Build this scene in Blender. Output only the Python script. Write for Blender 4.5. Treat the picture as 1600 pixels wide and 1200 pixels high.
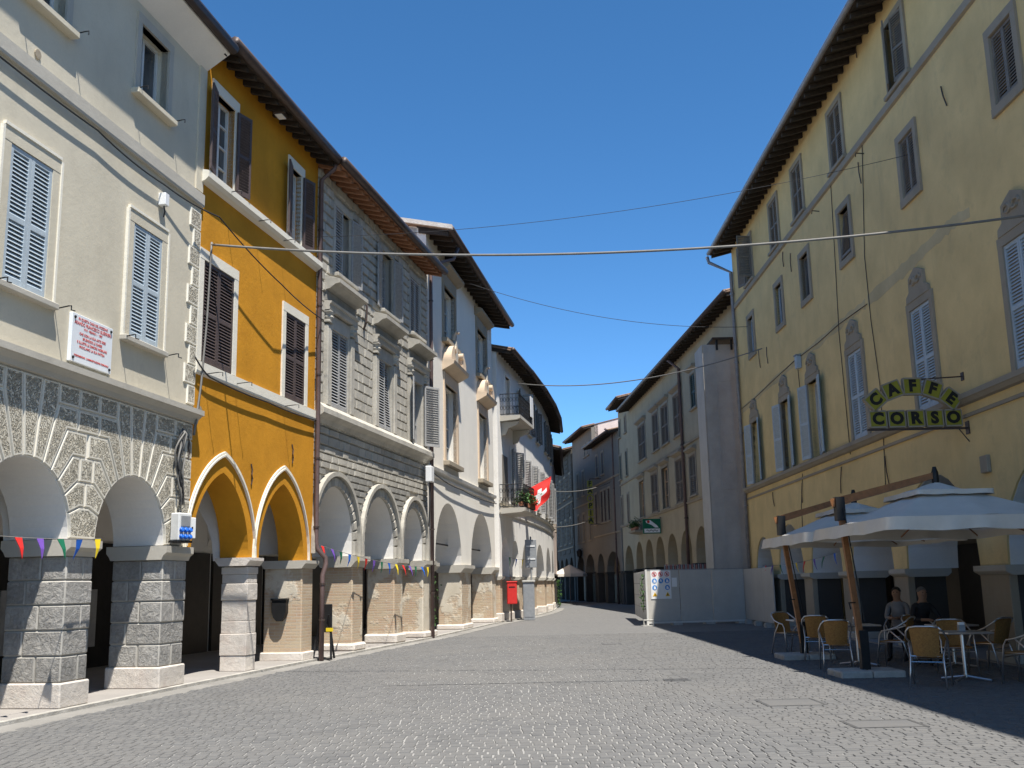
import bpy, math, random
from mathutils import Vector, Matrix
from mathutils.geometry import tessellate_polygon
random.seed(7)
for o in list(bpy.data.objects): bpy.data.objects.remove(o, do_unlink=True)
scn = bpy.context.scene
COL = scn.collection

# ------------------------------------------------------------------ camera
FPX, CAMH = 1618.0, 1.6                     # focal length in photo pixels (1600 wide), eye height
PITCH, ROLL = math.radians(11.0), 0.021
c_f = Vector((0, math.cos(PITCH), math.sin(PITCH)))
_u = Vector((0, -math.sin(PITCH), math.cos(PITCH))); _x = Vector((1, 0, 0))
c_r = _x*math.cos(ROLL) - _u*math.sin(ROLL)
c_u = _x*math.sin(ROLL) + _u*math.cos(ROLL)
cam_d = bpy.data.cameras.new('camera'); cam = bpy.data.objects.new('camera', cam_d); COL.objects.link(cam)
cam_d.sensor_width = 36; cam_d.lens = 36*FPX/1600; cam_d.clip_end = 3000; cam_d.clip_start = 0.05
m = Matrix.Identity(4)
for i in range(3):
    m[i][0] = c_r[i]; m[i][1] = c_u[i]; m[i][2] = -c_f[i]
m.translation = Vector((0, 0, CAMH))
cam.matrix_world = m
scn.camera = cam

# ------------------------------------------------------------------ sky, sun, exposure
SUN = Vector((0.20, -0.37, 1.0)).normalized()          # towards the sun
w = bpy.data.worlds.new('World'); scn.world = w; w.use_nodes = True
nt = w.node_tree; bg = nt.nodes['Background']
sky = nt.nodes.new('ShaderNodeTexSky'); sky.sky_type = 'NISHITA'; sky.sun_disc = False
sky.sun_elevation = math.asin(SUN.z); sky.sun_rotation = math.atan2(SUN.x, SUN.y)
sky.air_density = 0.5; sky.dust_density = 0.0; sky.ozone_density = 3.0; sky.altitude = 0
hs = nt.nodes.new('ShaderNodeHueSaturation'); hs.inputs['Saturation'].default_value = 1.2; hs.inputs['Hue'].default_value = 0.494
nt.links.new(sky.outputs[0], hs.inputs['Color']); nt.links.new(hs.outputs[0], bg.inputs[0]); bg.inputs[1].default_value = 0.145
sd = bpy.data.lights.new('sun', 'SUN'); so = bpy.data.objects.new('sun', sd); COL.objects.link(so)
sd.energy = 5.0; sd.angle = math.radians(0.53); sd.color = (1.0, 0.955, 0.88)
so.rotation_euler = (-SUN).to_track_quat('-Z', 'Y').to_euler(); so.location = (20, -30, 60)
vs = scn.view_settings; vs.view_transform = 'Standard'; vs.look = 'None'; vs.exposure = 0.8; vs.gamma = 1
vs.use_curve_mapping = False

# ------------------------------------------------------------------ photo pixel -> direction helpers
def ray(x, y): return c_f*FPX + c_r*(x-800) + c_u*(600-y)
def G(x, y, z=0.0):
    d = ray(x, y); t = (z-CAMH)/d.z
    return Vector((d.x*t, d.y*t, z))
def azv(d): return Vector((math.sin(math.radians(d)), math.cos(math.radians(d))))
class Fac:                                  # a facade plane; local x = along, y = into the building, z = up
    def __init__(s, a, b):
        s.a = Vector(a[:2]); s.b = Vector(b[:2]); s.L = (s.b-s.a).length; s.u = (s.b-s.a)/s.L
        s.n = Vector((s.u.y, -s.u.x)); s.rot = math.atan2(s.u.y, s.u.x)
    def px(s, x, y, off=0.0):
        d = ray(x, y); a = s.a + s.n*off; dn = d.x*s.n.x + d.y*s.n.y
        t = a.dot(s.n)/dn
        P = Vector((d.x*t, d.y*t)); return (P-s.a).dot(s.u), CAMH + d.z*t
    def W(s, l, d, z): p = s.a + s.u*l - s.n*d; return Vector((p.x, p.y, z))
    def rect(s, xl, xr, yt, yb, off=0.0):
        ym = (yt+yb)/2; xm = (xl+xr)/2
        a = s.px(xl, ym, off)[0]; b = s.px(xr, ym, off)[0]
        return min(a, b), max(a, b), s.px(xm, yb, off)[1], s.px(xm, yt, off)[1]

# ------------------------------------------------------------------ mesh builder
def offset_poly(P, k):                      # shrink a CCW polygon by k
    n = len(P); out = []
    for i in range(n):
        a, b, c = P[i-1], P[i], P[(i+1) % n]
        e1 = Vector((b[0]-a[0], b[1]-a[1])); e2 = Vector((c[0]-b[0], c[1]-b[1]))
        if e1.length < 1e-6 or e2.length < 1e-6: out.append(b); continue
        e1.normalize(); e2.normalize()
        n1 = Vector((-e1.y, e1.x)); n2 = Vector((-e2.y, e2.x)); mm = n1+n2
        if mm.length < 1e-4: mm = n1
        mm.normalize(); q = max(0.35, mm.dot(n1))
        out.append((b[0]+mm.x*k/q, b[1]+mm.y*k/q))
    return out
def area(P): return 0.5*sum(P[i-1][0]*P[i][1]-P[i][0]*P[i-1][1] for i in range(len(P)))
class MB:
    def __init__(s): s.v = []; s.f = []; s.m = []
    def add(s, vs, fs, mi=0):
        k = len(s.v); s.v += [tuple(p) for p in vs]
        for f in fs: s.f.append(tuple(i+k for i in f)); s.m.append(mi)
        return s
    def box(s, x0, x1, y0, y1, z0, z1, mi=0):
        return s.add([(x0,y0,z0),(x1,y0,z0),(x1,y1,z0),(x0,y1,z0),(x0,y0,z1),(x1,y0,z1),(x1,y1,z1),(x0,y1,z1)],
              [(0,3,2,1),(4,5,6,7),(0,1,5,4),(1,2,6,5),(2,3,7,6),(3,0,4,7)], mi)
    def bbox(s, x0, x1, y0, y1, z0, z1, b=0.02, mi=0):   # box with chamfered edges (24 verts)
        v = []; X=(x0,x1); Y=(y0,y1); Z=(z0,z1)
        idx = {}
        for i in (0,1):
            for j in (0,1):
                for k in (0,1):
                    sx = b if i == 0 else -b; sy = b if j == 0 else -b; sz = b if k == 0 else -b
                    idx[i,j,k,0] = len(v); v.append((X[i], Y[j]+sy, Z[k]+sz))
                    idx[i,j,k,1] = len(v); v.append((X[i]+sx, Y[j], Z[k]+sz))
                    idx[i,j,k,2] = len(v); v.append((X[i]+sx, Y[j]+sy, Z[k]))
        f = []
        for a in (0,1):
            q = [idx[a,0,0,0], idx[a,1,0,0], idx[a,1,1,0], idx[a,0,1,0]]; f.append(q if a else q[::-1])
            q = [idx[0,a,0,1], idx[0,a,1,1], idx[1,a,1,1], idx[1,a,0,1]]; f.append(q if a else q[::-1])
            q = [idx[0,0,a,2], idx[1,0,a,2], idx[1,1,a,2], idx[0,1,a,2]]; f.append(q if a else q[::-1])
        for i in (0,1):
            for j in (0,1):
                f.append([idx[i,j,0,0], idx[i,j,0,1], idx[i,j,1,1], idx[i,j,1,0]])
                f.append([idx[i,0,j,0], idx[i,0,j,2], idx[i,1,j,2], idx[i,1,j,0]])
                f.append([idx[0,i,j,1], idx[0,i,j,2], idx[1,i,j,2], idx[1,i,j,1]])
                for k in (0,1): f.append([idx[i,j,k,0], idx[i,j,k,1], idx[i,j,k,2]])
        return s.add(v, f, mi)
    def plate(s, outer, holes=(), y0=0.0, y1=1.0, mi=0, back=True):   # polygon in (x,z), extruded along y
        loops = [list(outer)] + [list(h) for h in holes]
        flat = [p for l in loops for p in l]
        tris = tessellate_polygon([[Vector((p[0], p[1], 0)) for p in l] for l in loops])
        n = len(flat); vs = [(p[0], y0, p[1]) for p in flat] + [(p[0], y1, p[1]) for p in flat]
        fs = []
        for t in tris:
            a, b, c = (flat[i] for i in t)
            ar = (b[0]-a[0])*(c[1]-a[1])-(c[0]-a[0])*(b[1]-a[1])
            t = tuple(t) if ar > 0 else tuple(t)[::-1]
            fs.append(t)
            if back: fs.append(tuple(i+n for i in t[::-1]))
        k = 0
        for li, l in enumerate(loops):
            cc = area(l) > 0
            if li: cc = not cc
            for i in range(len(l)):
                a, b = k+i, k+(i+1) % len(l)
                fs.append((a, a+n, b+n, b) if cc else (a, b, b+n, a+n))
            k += len(l)
        return s.add(vs, fs, mi)
    def prof(s, poly, x0, x1, mi=0):         # polygon in (y,z), extruded along x
        n = len(poly)
        tris = tessellate_polygon([[Vector((p[0], p[1], 0)) for p in poly]])
        vs = [(x0, p[0], p[1]) for p in poly] + [(x1, p[0], p[1]) for p in poly]
        fs = [tuple(t) for t in tris] + [tuple(i+n for i in t[::-1]) for t in tris]
        fs += [(i, (i+1) % n, (i+1) % n+n, i+n) for i in range(n)]
        return s.add(vs, fs, mi)
    def cushion(s, poly, y, h, ring=0.03, ctr=1, flat=True):      # block in (x,z): raised by h, smooth margin, worked centre
        if area(poly) < 0: poly = poly[::-1]
        p1 = offset_poly(poly, h*0.4); n = len(poly)
        vs = [(p[0], y, p[1]) for p in poly] + [(p[0], y-h, p[1]) for p in p1]
        fs = [(i, (i+1) % n, (i+1) % n+n, i+n) for i in range(n)]; mi = [0]*n
        if ring:
            p2 = offset_poly(p1, ring); vs += [(p[0], y-h, p[1]) for p in p2]
            fs += [(i+n, (i+1) % n+n, (i+1) % n+2*n, i+2*n) for i in range(n)]; mi += [0]*n
            top = p2; b = 2*n
        else: top = p1; b = n
        for t in tessellate_polygon([[Vector((p[0], p[1], 0)) for p in top]]):
            a, q, c = (top[i] for i in t)
            if (q[0]-a[0])*(c[1]-a[1])-(c[0]-a[0])*(q[1]-a[1]) < 0: t = tuple(t)[::-1]
            fs.append(tuple(i+b for i in t)); mi.append(ctr)
        k = len(s.v); s.v += vs
        for f, q in zip(fs, mi): s.f.append(tuple(i+k for i in f)); s.m.append(q)
        return s
    def tube(s, path, r, n=6, mi=0, closed=False):
        P = [Vector(p) for p in path]; N = len(P); vs = []; fs = []
        up = Vector((0, 0, 1)); prev = None
        for i, p in enumerate(P):
            if closed: t = P[(i+1) % N]-P[i-1]
            else: t = P[min(i+1, N-1)]-P[max(i-1, 0)]
            if t.length < 1e-9: t = Vector((0, 0, 1))
            t.normalize()
            if prev is None:
                a = t.cross(up)
                if a.length < 0.05: a = t.cross(Vector((1, 0, 0)))
            else: a = prev - t*prev.dot(t)
            a.normalize(); b = t.cross(a); prev = a
            rr = r[i] if isinstance(r, (list, tuple)) else r
            for k in range(n):
                q = 2*math.pi*k/n; vs.append(p + a*math.cos(q)*rr + b*math.sin(q)*rr)
        M = N if closed else N-1
        for i in range(M):
            for k in range(n):
                a, b = i*n+k, i*n+(k+1) % n; c, d = ((i+1) % N)*n+(k+1) % n, ((i+1) % N)*n+k
                fs.append((a, b, c, d))
        if not closed: fs += [tuple(range(n))[::-1], tuple((N-1)*n+k for k in range(n))]
        return s.add(vs, fs, mi)
    def lathe(s, prof, n=16, c=(0, 0, 0), mi=0):
        vs = []; fs = []
        for r, z in prof:
            for k in range(n):
                q = 2*math.pi*k/n; vs.append((c[0]+r*math.cos(q), c[1]+r*math.sin(q), c[2]+z))
        for i in range(len(prof)-1):
            for k in range(n): fs.append((i*n+k, i*n+(k+1) % n, (i+1)*n+(k+1) % n, (i+1)*n+k))
        fs += [tuple(range(n))[::-1], tuple((len(prof)-1)*n+k for k in range(n))]
        return s.add(vs, fs, mi)
    def mesh(s, name, mats):
        me = bpy.data.meshes.new(name); me.from_pydata(s.v, [], s.f); me.validate()
        for mt in (mats if isinstance(mats, (list, tuple)) else [mats]): me.materials.append(mt)
        if len(me.materials) > 1 and len(me.polygons) == len(s.m): me.polygons.foreach_set('material_index', s.m)
        me.update(); return me
def obj(name, mb, mats, parent=None, loc=None, rz=None, kind=None, label=None, smooth=False):
    me = mb.mesh(name, mats) if isinstance(mb, MB) else mb
    if smooth: me.polygons.foreach_set('use_smooth', [True]*len(me.polygons))
    o = bpy.data.objects.new(name, me); COL.objects.link(o)
    if parent: o.parent = parent
    if loc is not None: o.location = loc
    if rz: o.rotation_euler = (0, 0, rz)
    if kind: o['kind'] = kind
    if label: o['label'] = label
    return o
def tag(o, label, cat, group=None):
    o['label'] = label; o['category'] = cat
    if group: o['group'] = group
    return o
def thing(name, label, cat, loc=(0, 0, 0), rz=0.0, group=None):
    o = bpy.data.objects.new(name, None); COL.objects.link(o); o.empty_display_size = 0.2
    o.location = loc; o.rotation_euler = (0, 0, rz); return tag(o, label, cat, group)
def copy_tree(o, parent=None):
    c = o.copy(); COL.objects.link(c); c.parent = parent
    for ch in o.children:
        copy_tree(ch, c)
    return c
def rectp(a, b, c, d): return [(a, c), (b, c), (b, d), (a, d)]

# ------------------------------------------------------------------ materials
def lin(c): return tuple(c) + (1.0,)
class NT:
    def __init__(s, name):
        s.m = bpy.data.materials.new(name); s.m.use_nodes = True; s.t = s.m.node_tree
        s.b = s.t.nodes['Principled BSDF']; s.co = None
    def n(s, t, **k):
        q = s.t.nodes.new(t)
        for a, b in k.items(): setattr(q, a, b)
        return q
    def l(s, a, b): s.t.links.new(a, b)
    def coord(s, scale=(1, 1, 1), out='Object'):
        if not s.co: s.co = s.n('ShaderNodeTexCoord')
        mp = s.n('ShaderNodeMapping'); mp.inputs['Scale'].default_value = scale
        s.l(s.co.outputs[out], mp.inputs['Vector']); return mp.outputs[0]
    def noise(s, scale, detail=3, rough=0.55, vec=None, dist=0.0):
        q = s.n('ShaderNodeTexNoise'); q.inputs['Scale'].default_value = scale; q.inputs['Detail'].default_value = detail
        q.inputs['Roughness'].default_value = rough; q.inputs['Distortion'].default_value = dist
        s.l(vec or s.coord(), q.inputs['Vector']); return q.outputs['Fac']
    def rng(s, v, a, b, c=0.0, d=1.0):
        q = s.n('ShaderNodeMapRange'); q.inputs[1].default_value = a; q.inputs[2].default_value = b
        q.inputs[3].default_value = c; q.inputs[4].default_value = d; s.l(v, q.inputs[0]); return q.outputs[0]
    def math(s, op, a, b=None):
        q = s.n('ShaderNodeMath', operation=op)
        for i, v in enumerate((a, b)):
            if v is None: continue
            if isinstance(v, (int, float)): q.inputs[i].default_value = v
            else: s.l(v, q.inputs[i])
        return q.outputs[0]
    def mix(s, f, a, b, mode='MIX'):
        q = s.n('ShaderNodeMix', data_type='RGBA', blend_type=mode)
        if isinstance(f, (int, float)): q.inputs[0].default_value = f
        else: s.l(f, q.inputs[0])
        for i, v in ((6, a), (7, b)):
            if isinstance(v, tuple): q.inputs[i].default_value = lin(v[:3])
            else: s.l(v, q.inputs[i])
        return q.outputs[2]
    def bump(s, h, strength=0.3, dist=0.02):
        q = s.n('ShaderNodeBump'); q.inputs['Strength'].default_value = strength; q.inputs['Distance'].default_value = dist
        s.l(h, q.inputs['Height'])
        if s.b.inputs['Normal'].links: s.l(s.b.inputs['Normal'].links[0].from_socket, q.inputs['Normal'])
        s.l(q.outputs[0], s.b.inputs['Normal'])
    def rnd(s, col, amt):                     # piece to piece variation
        oi = s.n('ShaderNodeObjectInfo'); h = s.n('ShaderNodeHueSaturation')
        s.l(s.rng(oi.outputs['Random'], 0, 1, 1-amt, 1+amt), h.inputs['Value']); s.l(col, h.inputs['Color']); return h.outputs[0]
    def out(s, col, rough=0.85, metal=0.0, spec=0.3):
        if isinstance(col, tuple): s.b.inputs['Base Color'].default_value = lin(col[:3])
        else: s.l(col, s.b.inputs['Base Color'])
        s.b.inputs['Roughness'].default_value = rough; s.b.inputs['Metallic'].default_value = metal
        s.b.inputs['Specular IOR Level'].default_value = spec; return s.m
def sc(c, k): return tuple(min(0.95, x*k) for x in c)
def plaster(name, c, var=0.13, stain=0.35, stainc=None, bump=0.25, scale=0.8, rough=0.9, rnd=0.0):
    q = NT(name); st = stainc or sc(c, 0.62)
    col = q.mix(q.rng(q.noise(scale, 5, 0.6), 0.3, 0.7), sc(c, 1-var), sc(c, 1+var*0.7))
    v = q.coord((1.5, 1.5, 0.28))
    col = q.mix(q.math('MULTIPLY', q.rng(q.noise(1.3, 6, 0.7, v), 0.52, 0.78, 0, stain), q.rng(q.noise(0.5, 3), 0.35, 0.65)), col, st)           # rain streaks
    col = q.mix(q.rng(q.noise(1.3, 7, 0.72), 0.55, 0.72, 0, stain*0.7), col, st)           # patches
    col = q.mix(q.rng(q.noise(26, 3, 0.7), 0.25, 0.75, 0, 0.25), col, sc(c, 0.75))
    if rnd: col = q.rnd(col, rnd)
    q.bump(q.noise(9, 5, 0.7), bump*0.6, 0.03); q.bump(q.noise(70, 3, 0.7), bump, 0.006)
    return q.out(col, rough, spec=0.15)
def simple(name, c, rough=0.6, metal=0.0, var=0.12, scale=6.0, bump=0.1, spec=0.3, rnd=0.0):
    q = NT(name)
    col = q.mix(q.rng(q.noise(scale, 4, 0.65), 0.3, 0.7), sc(c, 1-var), sc(c, 1+var))
    if rnd: col = q.rnd(col, rnd)
    if bump: q.bump(q.noise(scale*6, 3, 0.6), bump, 0.01)
    return q.out(col, rough, metal, spec)
M = {}
M['plasterA'] = plaster('cream_render', (0.60, 0.545, 0.43), 0.11, 0.6, (0.43, 0.385, 0.30))
M['trimA'] = plaster('grey_stone_trim', (0.47, 0.44, 0.38), 0.10, 0.4)
M['ochre'] = plaster('ochre_render', (0.58, 0.262, 0.022), 0.20, 0.65, (0.40, 0.165, 0.016), 0.4)
M['white'] = plaster('offwhite_paint', (0.76, 0.72, 0.62), 0.05, 0.2)
M['vault'] = plaster('vault_plaster', (0.80, 0.77, 0.72), 0.05, 0.22)
M['plasterD'] = plaster('pale_beige_render', (0.80, 0.755, 0.67), 0.06, 0.28, (0.52, 0.47, 0.40))
M['plasterE'] = plaster('pale_grey_render', (0.83, 0.80, 0.745), 0.06, 0.5, (0.48, 0.46, 0.42))
M['yellow'] = plaster('faded_yellow_render', (0.73, 0.535, 0.25), 0.15, 0.65, (0.42, 0.325, 0.18))
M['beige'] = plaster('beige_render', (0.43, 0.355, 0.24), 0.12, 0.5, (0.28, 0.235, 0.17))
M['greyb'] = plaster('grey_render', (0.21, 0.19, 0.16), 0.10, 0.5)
M['pinkb'] = plaster('pink_render', (0.66, 0.55, 0.49), 0.08, 0.4)
M['stoneC'] = plaster('weathered_grey_stone', (0.46, 0.43, 0.37), 0.22, 0.55, (0.20, 0.185, 0.16), 0.5, 1.6, 0.92, 0.12)
M['stoneCd'] = plaster('dark_weathered_stone', (0.34, 0.325, 0.29), 0.25, 0.6, (0.15, 0.14, 0.125), 0.5, 1.6, 0.92, 0.14)
M['trimR'] = plaster('grey_brown_stone', (0.34, 0.29, 0.22), 0.15, 0.5)
M['pale_stone'] = plaster('pale_limestone', (0.64, 0.585, 0.52), 0.18, 0.75, (0.46, 0.34, 0.28), 1.0, 2.2, 0.92, 0.10)
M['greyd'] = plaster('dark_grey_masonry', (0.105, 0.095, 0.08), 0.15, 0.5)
M['dark_pier'] = plaster('near_black_stone', (0.075, 0.068, 0.06), 0.2, 0.5)  # much darker than the other pier stone
M['draft'] = plaster('drafted_stone_margin', (0.40, 0.38, 0.34), 0.25, 0.8, (0.25, 0.24, 0.21), 0.4, 3.0, 0.9, 0.12)
M['mortar'] = plaster('lime_mortar', (0.40, 0.375, 0.33), 0.1, 0.3)
M['joint'] = plaster('smooth_stone_margin', (0.66, 0.62, 0.53), 0.1, 0.3, rnd=0.04)
def vermic():
    q = NT('vermiculated_stone')
    r = q.math('ABSOLUTE', q.math('SUBTRACT', q.noise(15, 1.5, 0.5, dist=1.3), 0.5))
    h = q.rng(r, 0.0, 0.09)
    col = q.mix(q.rng(q.noise(2.0, 4, 0.6), 0.3, 0.7), (0.64, 0.585, 0.47), (0.75, 0.69, 0.56))
    col = q.mix(q.rng(q.noise(40, 3, 0.7), 0.3, 0.7, 0, 0.3), col, (0.46, 0.43, 0.36))
    q.bump(h, 1.0, 0.065); q.bump(q.noise(90, 2), 0.3, 0.004)
    return q.out(q.rnd(col, 0.08), 0.92, spec=0.1)
M['vermic'] = vermic()
def rockface():
    q = NT('rock_faced_stone')
    col = q.mix(q.rng(q.noise(2.4, 5, 0.65), 0.3, 0.7), (0.27, 0.26, 0.243), (0.48, 0.458, 0.42))
    col = q.mix(q.rng(q.noise(22, 4, 0.7), 0.35, 0.75, 0, 0.5), col, (0.15, 0.144, 0.135))
    q.bump(q.noise(11, 5, 0.7, dist=0.6), 1.0, 0.05); q.bump(q.noise(45, 3, 0.7), 0.6, 0.012)
    return q.out(q.rnd(col, 0.12), 0.93, spec=0.1)
M['rock'] = rockface()
def brickpier(name, plasterness):
    q = NT(name)
    c = q.n('ShaderNodeTexCoord'); sep = q.n('ShaderNodeSeparateXYZ'); q.l(c.outputs['Object'], sep.inputs[0])
    cmb = q.n('ShaderNodeCombineXYZ'); q.l(q.math('ADD', sep.outputs[0], sep.outputs[1]), cmb.inputs[0]); q.l(sep.outputs[2], cmb.inputs[1])
    b = q.n('ShaderNodeTexBrick'); b.inputs['Scale'].default_value = 1.0; b.inputs['Brick Width'].default_value = 0.26
    b.inputs['Row Height'].default_value = 0.068; b.inputs['Mortar Size'].default_value = 0.007; b.inputs['Bias'].default_value = -0.1
    b.inputs['Color1'].default_value = lin((0.46, 0.31, 0.21)); b.inputs['Color2'].default_value = lin((0.52, 0.42, 0.30)); b.inputs['Mortar'].default_value = lin((0.50, 0.45, 0.37))
    q.l(cmb.outputs[0], b.inputs['Vector'])
    col = q.mix(q.rng(q.noise(3.5, 5, 0.7), 0.35, 0.7, 0, 0.7), b.outputs['Color'], (0.50, 0.41, 0.28))
    pm = q.rng(q.noise(0.9, 5, 0.62), plasterness, plasterness+0.07)
    pc = q.mix(q.rng(q.noise(2.5, 4, 0.6), 0.35, 0.7), (0.62, 0.56, 0.46), (0.52, 0.46, 0.36))
    col = q.mix(pm, col, pc)
    q.bump(q.math('MULTIPLY', b.outputs['Fac'], q.rng(pm, 0, 1, -1, 0)), 0.7, 0.012); q.bump(q.noise(30, 4, 0.7), 0.5, 0.01); q.bump(pm, 0.6, 0.015)
    return q.out(q.rnd(col, 0.06), 0.92, spec=0.1)
M['brick'] = brickpier('worn_brick_and_plaster', 0.56)
M['brick2'] = brickpier('patchy_plaster_over_brick', 0.47)
M['wood_dark'] = simple('dark_eaves_timber', (0.045, 0.034, 0.026), 0.8, var=0.3, scale=9, bump=0.4)
M['wood_red'] = simple('terracotta_eaves_boards', (0.33, 0.16, 0.085), 0.8, var=0.25, scale=7, bump=0.3, rnd=0.12)
M['gutter'] = simple('brown_gutter_metal', (0.075, 0.055, 0.048), 0.5, 0.3, 0.2, 4)
M['gutter_grey'] = simple('grey_zinc_gutter', (0.26, 0.25, 0.26), 0.5, 0.3, 0.2, 4)
M['pipe'] = simple('purple_brown_downpipe', (0.13, 0.088, 0.082), 0.5, 0.2, 0.2, 3)
M['tile'] = simple('terracotta_roof_tile', (0.25, 0.165, 0.115), 0.9, var=0.35, scale=5, bump=0.4, rnd=0.2)
M['sh_blue'] = simple('blue_grey_shutter_paint', (0.40, 0.46, 0.50), 0.6, var=0.1, scale=8, bump=0.15)
M['sh_brown'] = simple('dark_brown_shutter_paint', (0.085, 0.062, 0.056), 0.55, var=0.18, scale=8, bump=0.15)
M['sh_grey'] = simple('weathered_grey_shutter', (0.34, 0.335, 0.325), 0.75, var=0.18, scale=10, bump=0.25)
M['sh_green'] = simple('dark_green_shutter', (0.05, 0.075, 0.06), 0.6, var=0.2, scale=8)
M['sh_brn2'] = simple('brown_shutter_wood', (0.20, 0.155, 0.115), 0.7, var=0.25, scale=9, bump=0.3)
M['sh_old'] = simple('old_grey_brown_shutter', (0.19, 0.17, 0.145), 0.75, var=0.2, scale=9, bump=0.3)
M['frame_w'] = simple('white_window_paint', (0.62, 0.62, 0.60), 0.5, var=0.06)
M['frame_o'] = simple('bare_orange_window_wood', (0.55, 0.34, 0.19), 0.7, var=0.2)
def glassm():
    q = NT('window_glass'); col = q.mix(q.rng(q.noise(1.5, 3), 0.35, 0.65), (0.03, 0.035, 0.04), (0.09, 0.095, 0.10))
    q.bump(q.noise(1.2, 2), 0.1, 0.02); return q.out(col, 0.06, 0, 0.6)
M['glass'] = glassm()
M['curtain'] = simple('white_curtain', (0.55, 0.55, 0.53), 0.8, var=0.1)
M['dark'] = simple('dark_interior', (0.018, 0.016, 0.015), 0.8, var=0.3)
M['door'] = simple('shade_dark_shopfront', (0.022, 0.017, 0.014), 0.4, var=0.3)  # near-black: the gloom under the arcades is put into the shopfront colour
M['black'] = simple('black_iron', (0.022, 0.022, 0.023), 0.5, 0.3, 0.2)
M['cable'] = simple('black_cable', (0.03, 0.03, 0.032), 0.6)
M['cable_l'] = simple('pale_grey_cable', (0.17, 0.163, 0.15), 0.6)
M['floor'] = plaster('arcade_floor_stone', (0.30, 0.28, 0.26), 0.15, 0.4)
M['canvas'] = simple('cream_canvas', (0.62, 0.585, 0.52), 0.8, var=0.05, scale=3, bump=0.12)
M['teak'] = simple('orange_teak', (0.25, 0.105, 0.036), 0.5, var=0.25, scale=10, bump=0.2)
M['alu'] = simple('aluminium_tube', (0.62, 0.62, 0.63), 0.3, 0.9, 0.05, bump=0)
M['rattan'] = simple('tan_woven_rattan', (0.30, 0.15, 0.042), 0.6, var=0.3, scale=40, bump=0.6)
M['concrete'] = simple('concrete', (0.40, 0.39, 0.36), 0.9, var=0.2, bump=0.5)
M['hoard'] = plaster('grey_painted_hoarding', (0.50, 0.475, 0.43), 0.10, 0.5, (0.36, 0.34, 0.31), 0.15, 1.2, 0.7)
M['net'] = plaster('grey_dust_sheet', (0.42, 0.40, 0.37), 0.2, 0.6, (0.29, 0.275, 0.26), 0.5)
M['netl'] = plaster('side_light_dust_sheet', (0.50, 0.48, 0.44), 0.12, 0.5)  # paler copy of the sheet, the side's lighter shading put into its colour
M['red'] = simple('red_paint', (0.55, 0.03, 0.025), 0.45, var=0.1)
M['greymetal'] = simple('grey_painted_metal', (0.28, 0.29, 0.30), 0.5, 0.2, 0.12)
M['whitep'] = simple('white_plastic', (0.75, 0.75, 0.74), 0.4, var=0.04)
M['blue'] = simple('blue_plastic', (0.02, 0.13, 0.55), 0.35, var=0.08)
M['yel'] = simple('yellow_cloth', (0.75, 0.55, 0.02), 0.7, var=0.08)
M['redc'] = simple('red_cloth', (0.62, 0.025, 0.02), 0.7, var=0.1)
M['bluec'] = simple('blue_cloth', (0.02, 0.13, 0.55), 0.7, var=0.1)
M['greenc'] = simple('green_cloth', (0.008, 0.13, 0.065), 0.7, var=0.1)
M['purplec'] = simple('purple_cloth', (0.15, 0.07, 0.36), 0.7, var=0.1)
M['leaf'] = simple('leaf_green', (0.055, 0.115, 0.03), 0.6, var=0.4, rnd=0.2)
M['marble'] = simple('white_marble', (0.72, 0.75, 0.78), 0.35, var=0.05, scale=3, bump=0)
M['redink'] = simple('red_engraved_paint', (0.55, 0.09, 0.08), 0.6)
M['signy'] = simple('olive_yellow_sign_face', (0.28, 0.255, 0.026), 0.45, var=0.12)
M['ink'] = simple('black_lettering', (0.015, 0.013, 0.012), 0.5)

# ------------------------------------------------------------------ architectural helpers
def arch_pts(a0, a1, zi, apex, kind='round', n=14):
    w = (a1-a0)/2; c = (a0+a1)/2; h = apex-zi; out = []
    if kind == 'round':
        st = max(0.0, h-w); r = h-st
        for i in range(n+1):
            t = math.pi*(1-i/n); out.append((c+w*math.cos(t), zi+st+r*math.sin(t)))
        if st > 0: out = [(a0, zi)] + out + [(a1, zi)]
    else:
        R = (w*w+h*h)/(2*w); te = math.asin(min(1, h/R))
        L = [(a0+R-R*math.cos(te*i/n), zi+R*math.sin(te*i/n)) for i in range(n+1)]
        out = L + [(2*c-p[0], p[1]) for p in L[-2::-1]]
    return out
def arcade_outline(s0, s1, zi, ztop, arches):
    P = [(s0, zi)]
    for a in arches: P += arch_pts(*a)
    P += [(s1, zi), (s1, ztop), (s0, ztop)]
    Q = []
    for p in P:
        if not Q or (abs(p[0]-Q[-1][0])+abs(p[1]-Q[-1][1]) > 1e-5): Q.append(p)
    return Q
_meshcache = {}
def slat_mesh(w, mt):
    k = (round(w, 2), mt)
    if k not in _meshcache:
        mb = MB(); t = 0.007; hh = 0.026
        mb.add([(0,-0.016,-hh),(w,-0.016,-hh),(w,0.016,hh),(0,0.016,hh),(0,-0.016+t,-hh-t),(w,-0.016+t,-hh-t),(w,0.016+t,hh-t),(0,0.016+t,hh-t)],
               [(0,1,2,3),(7,6,5,4),(0,4,5,1),(2,6,7,3),(1,5,6,2),(0,3,7,4)])
        _meshcache[k] = mb.mesh('slat', M[mt])
    return _meshcache[k]
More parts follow.
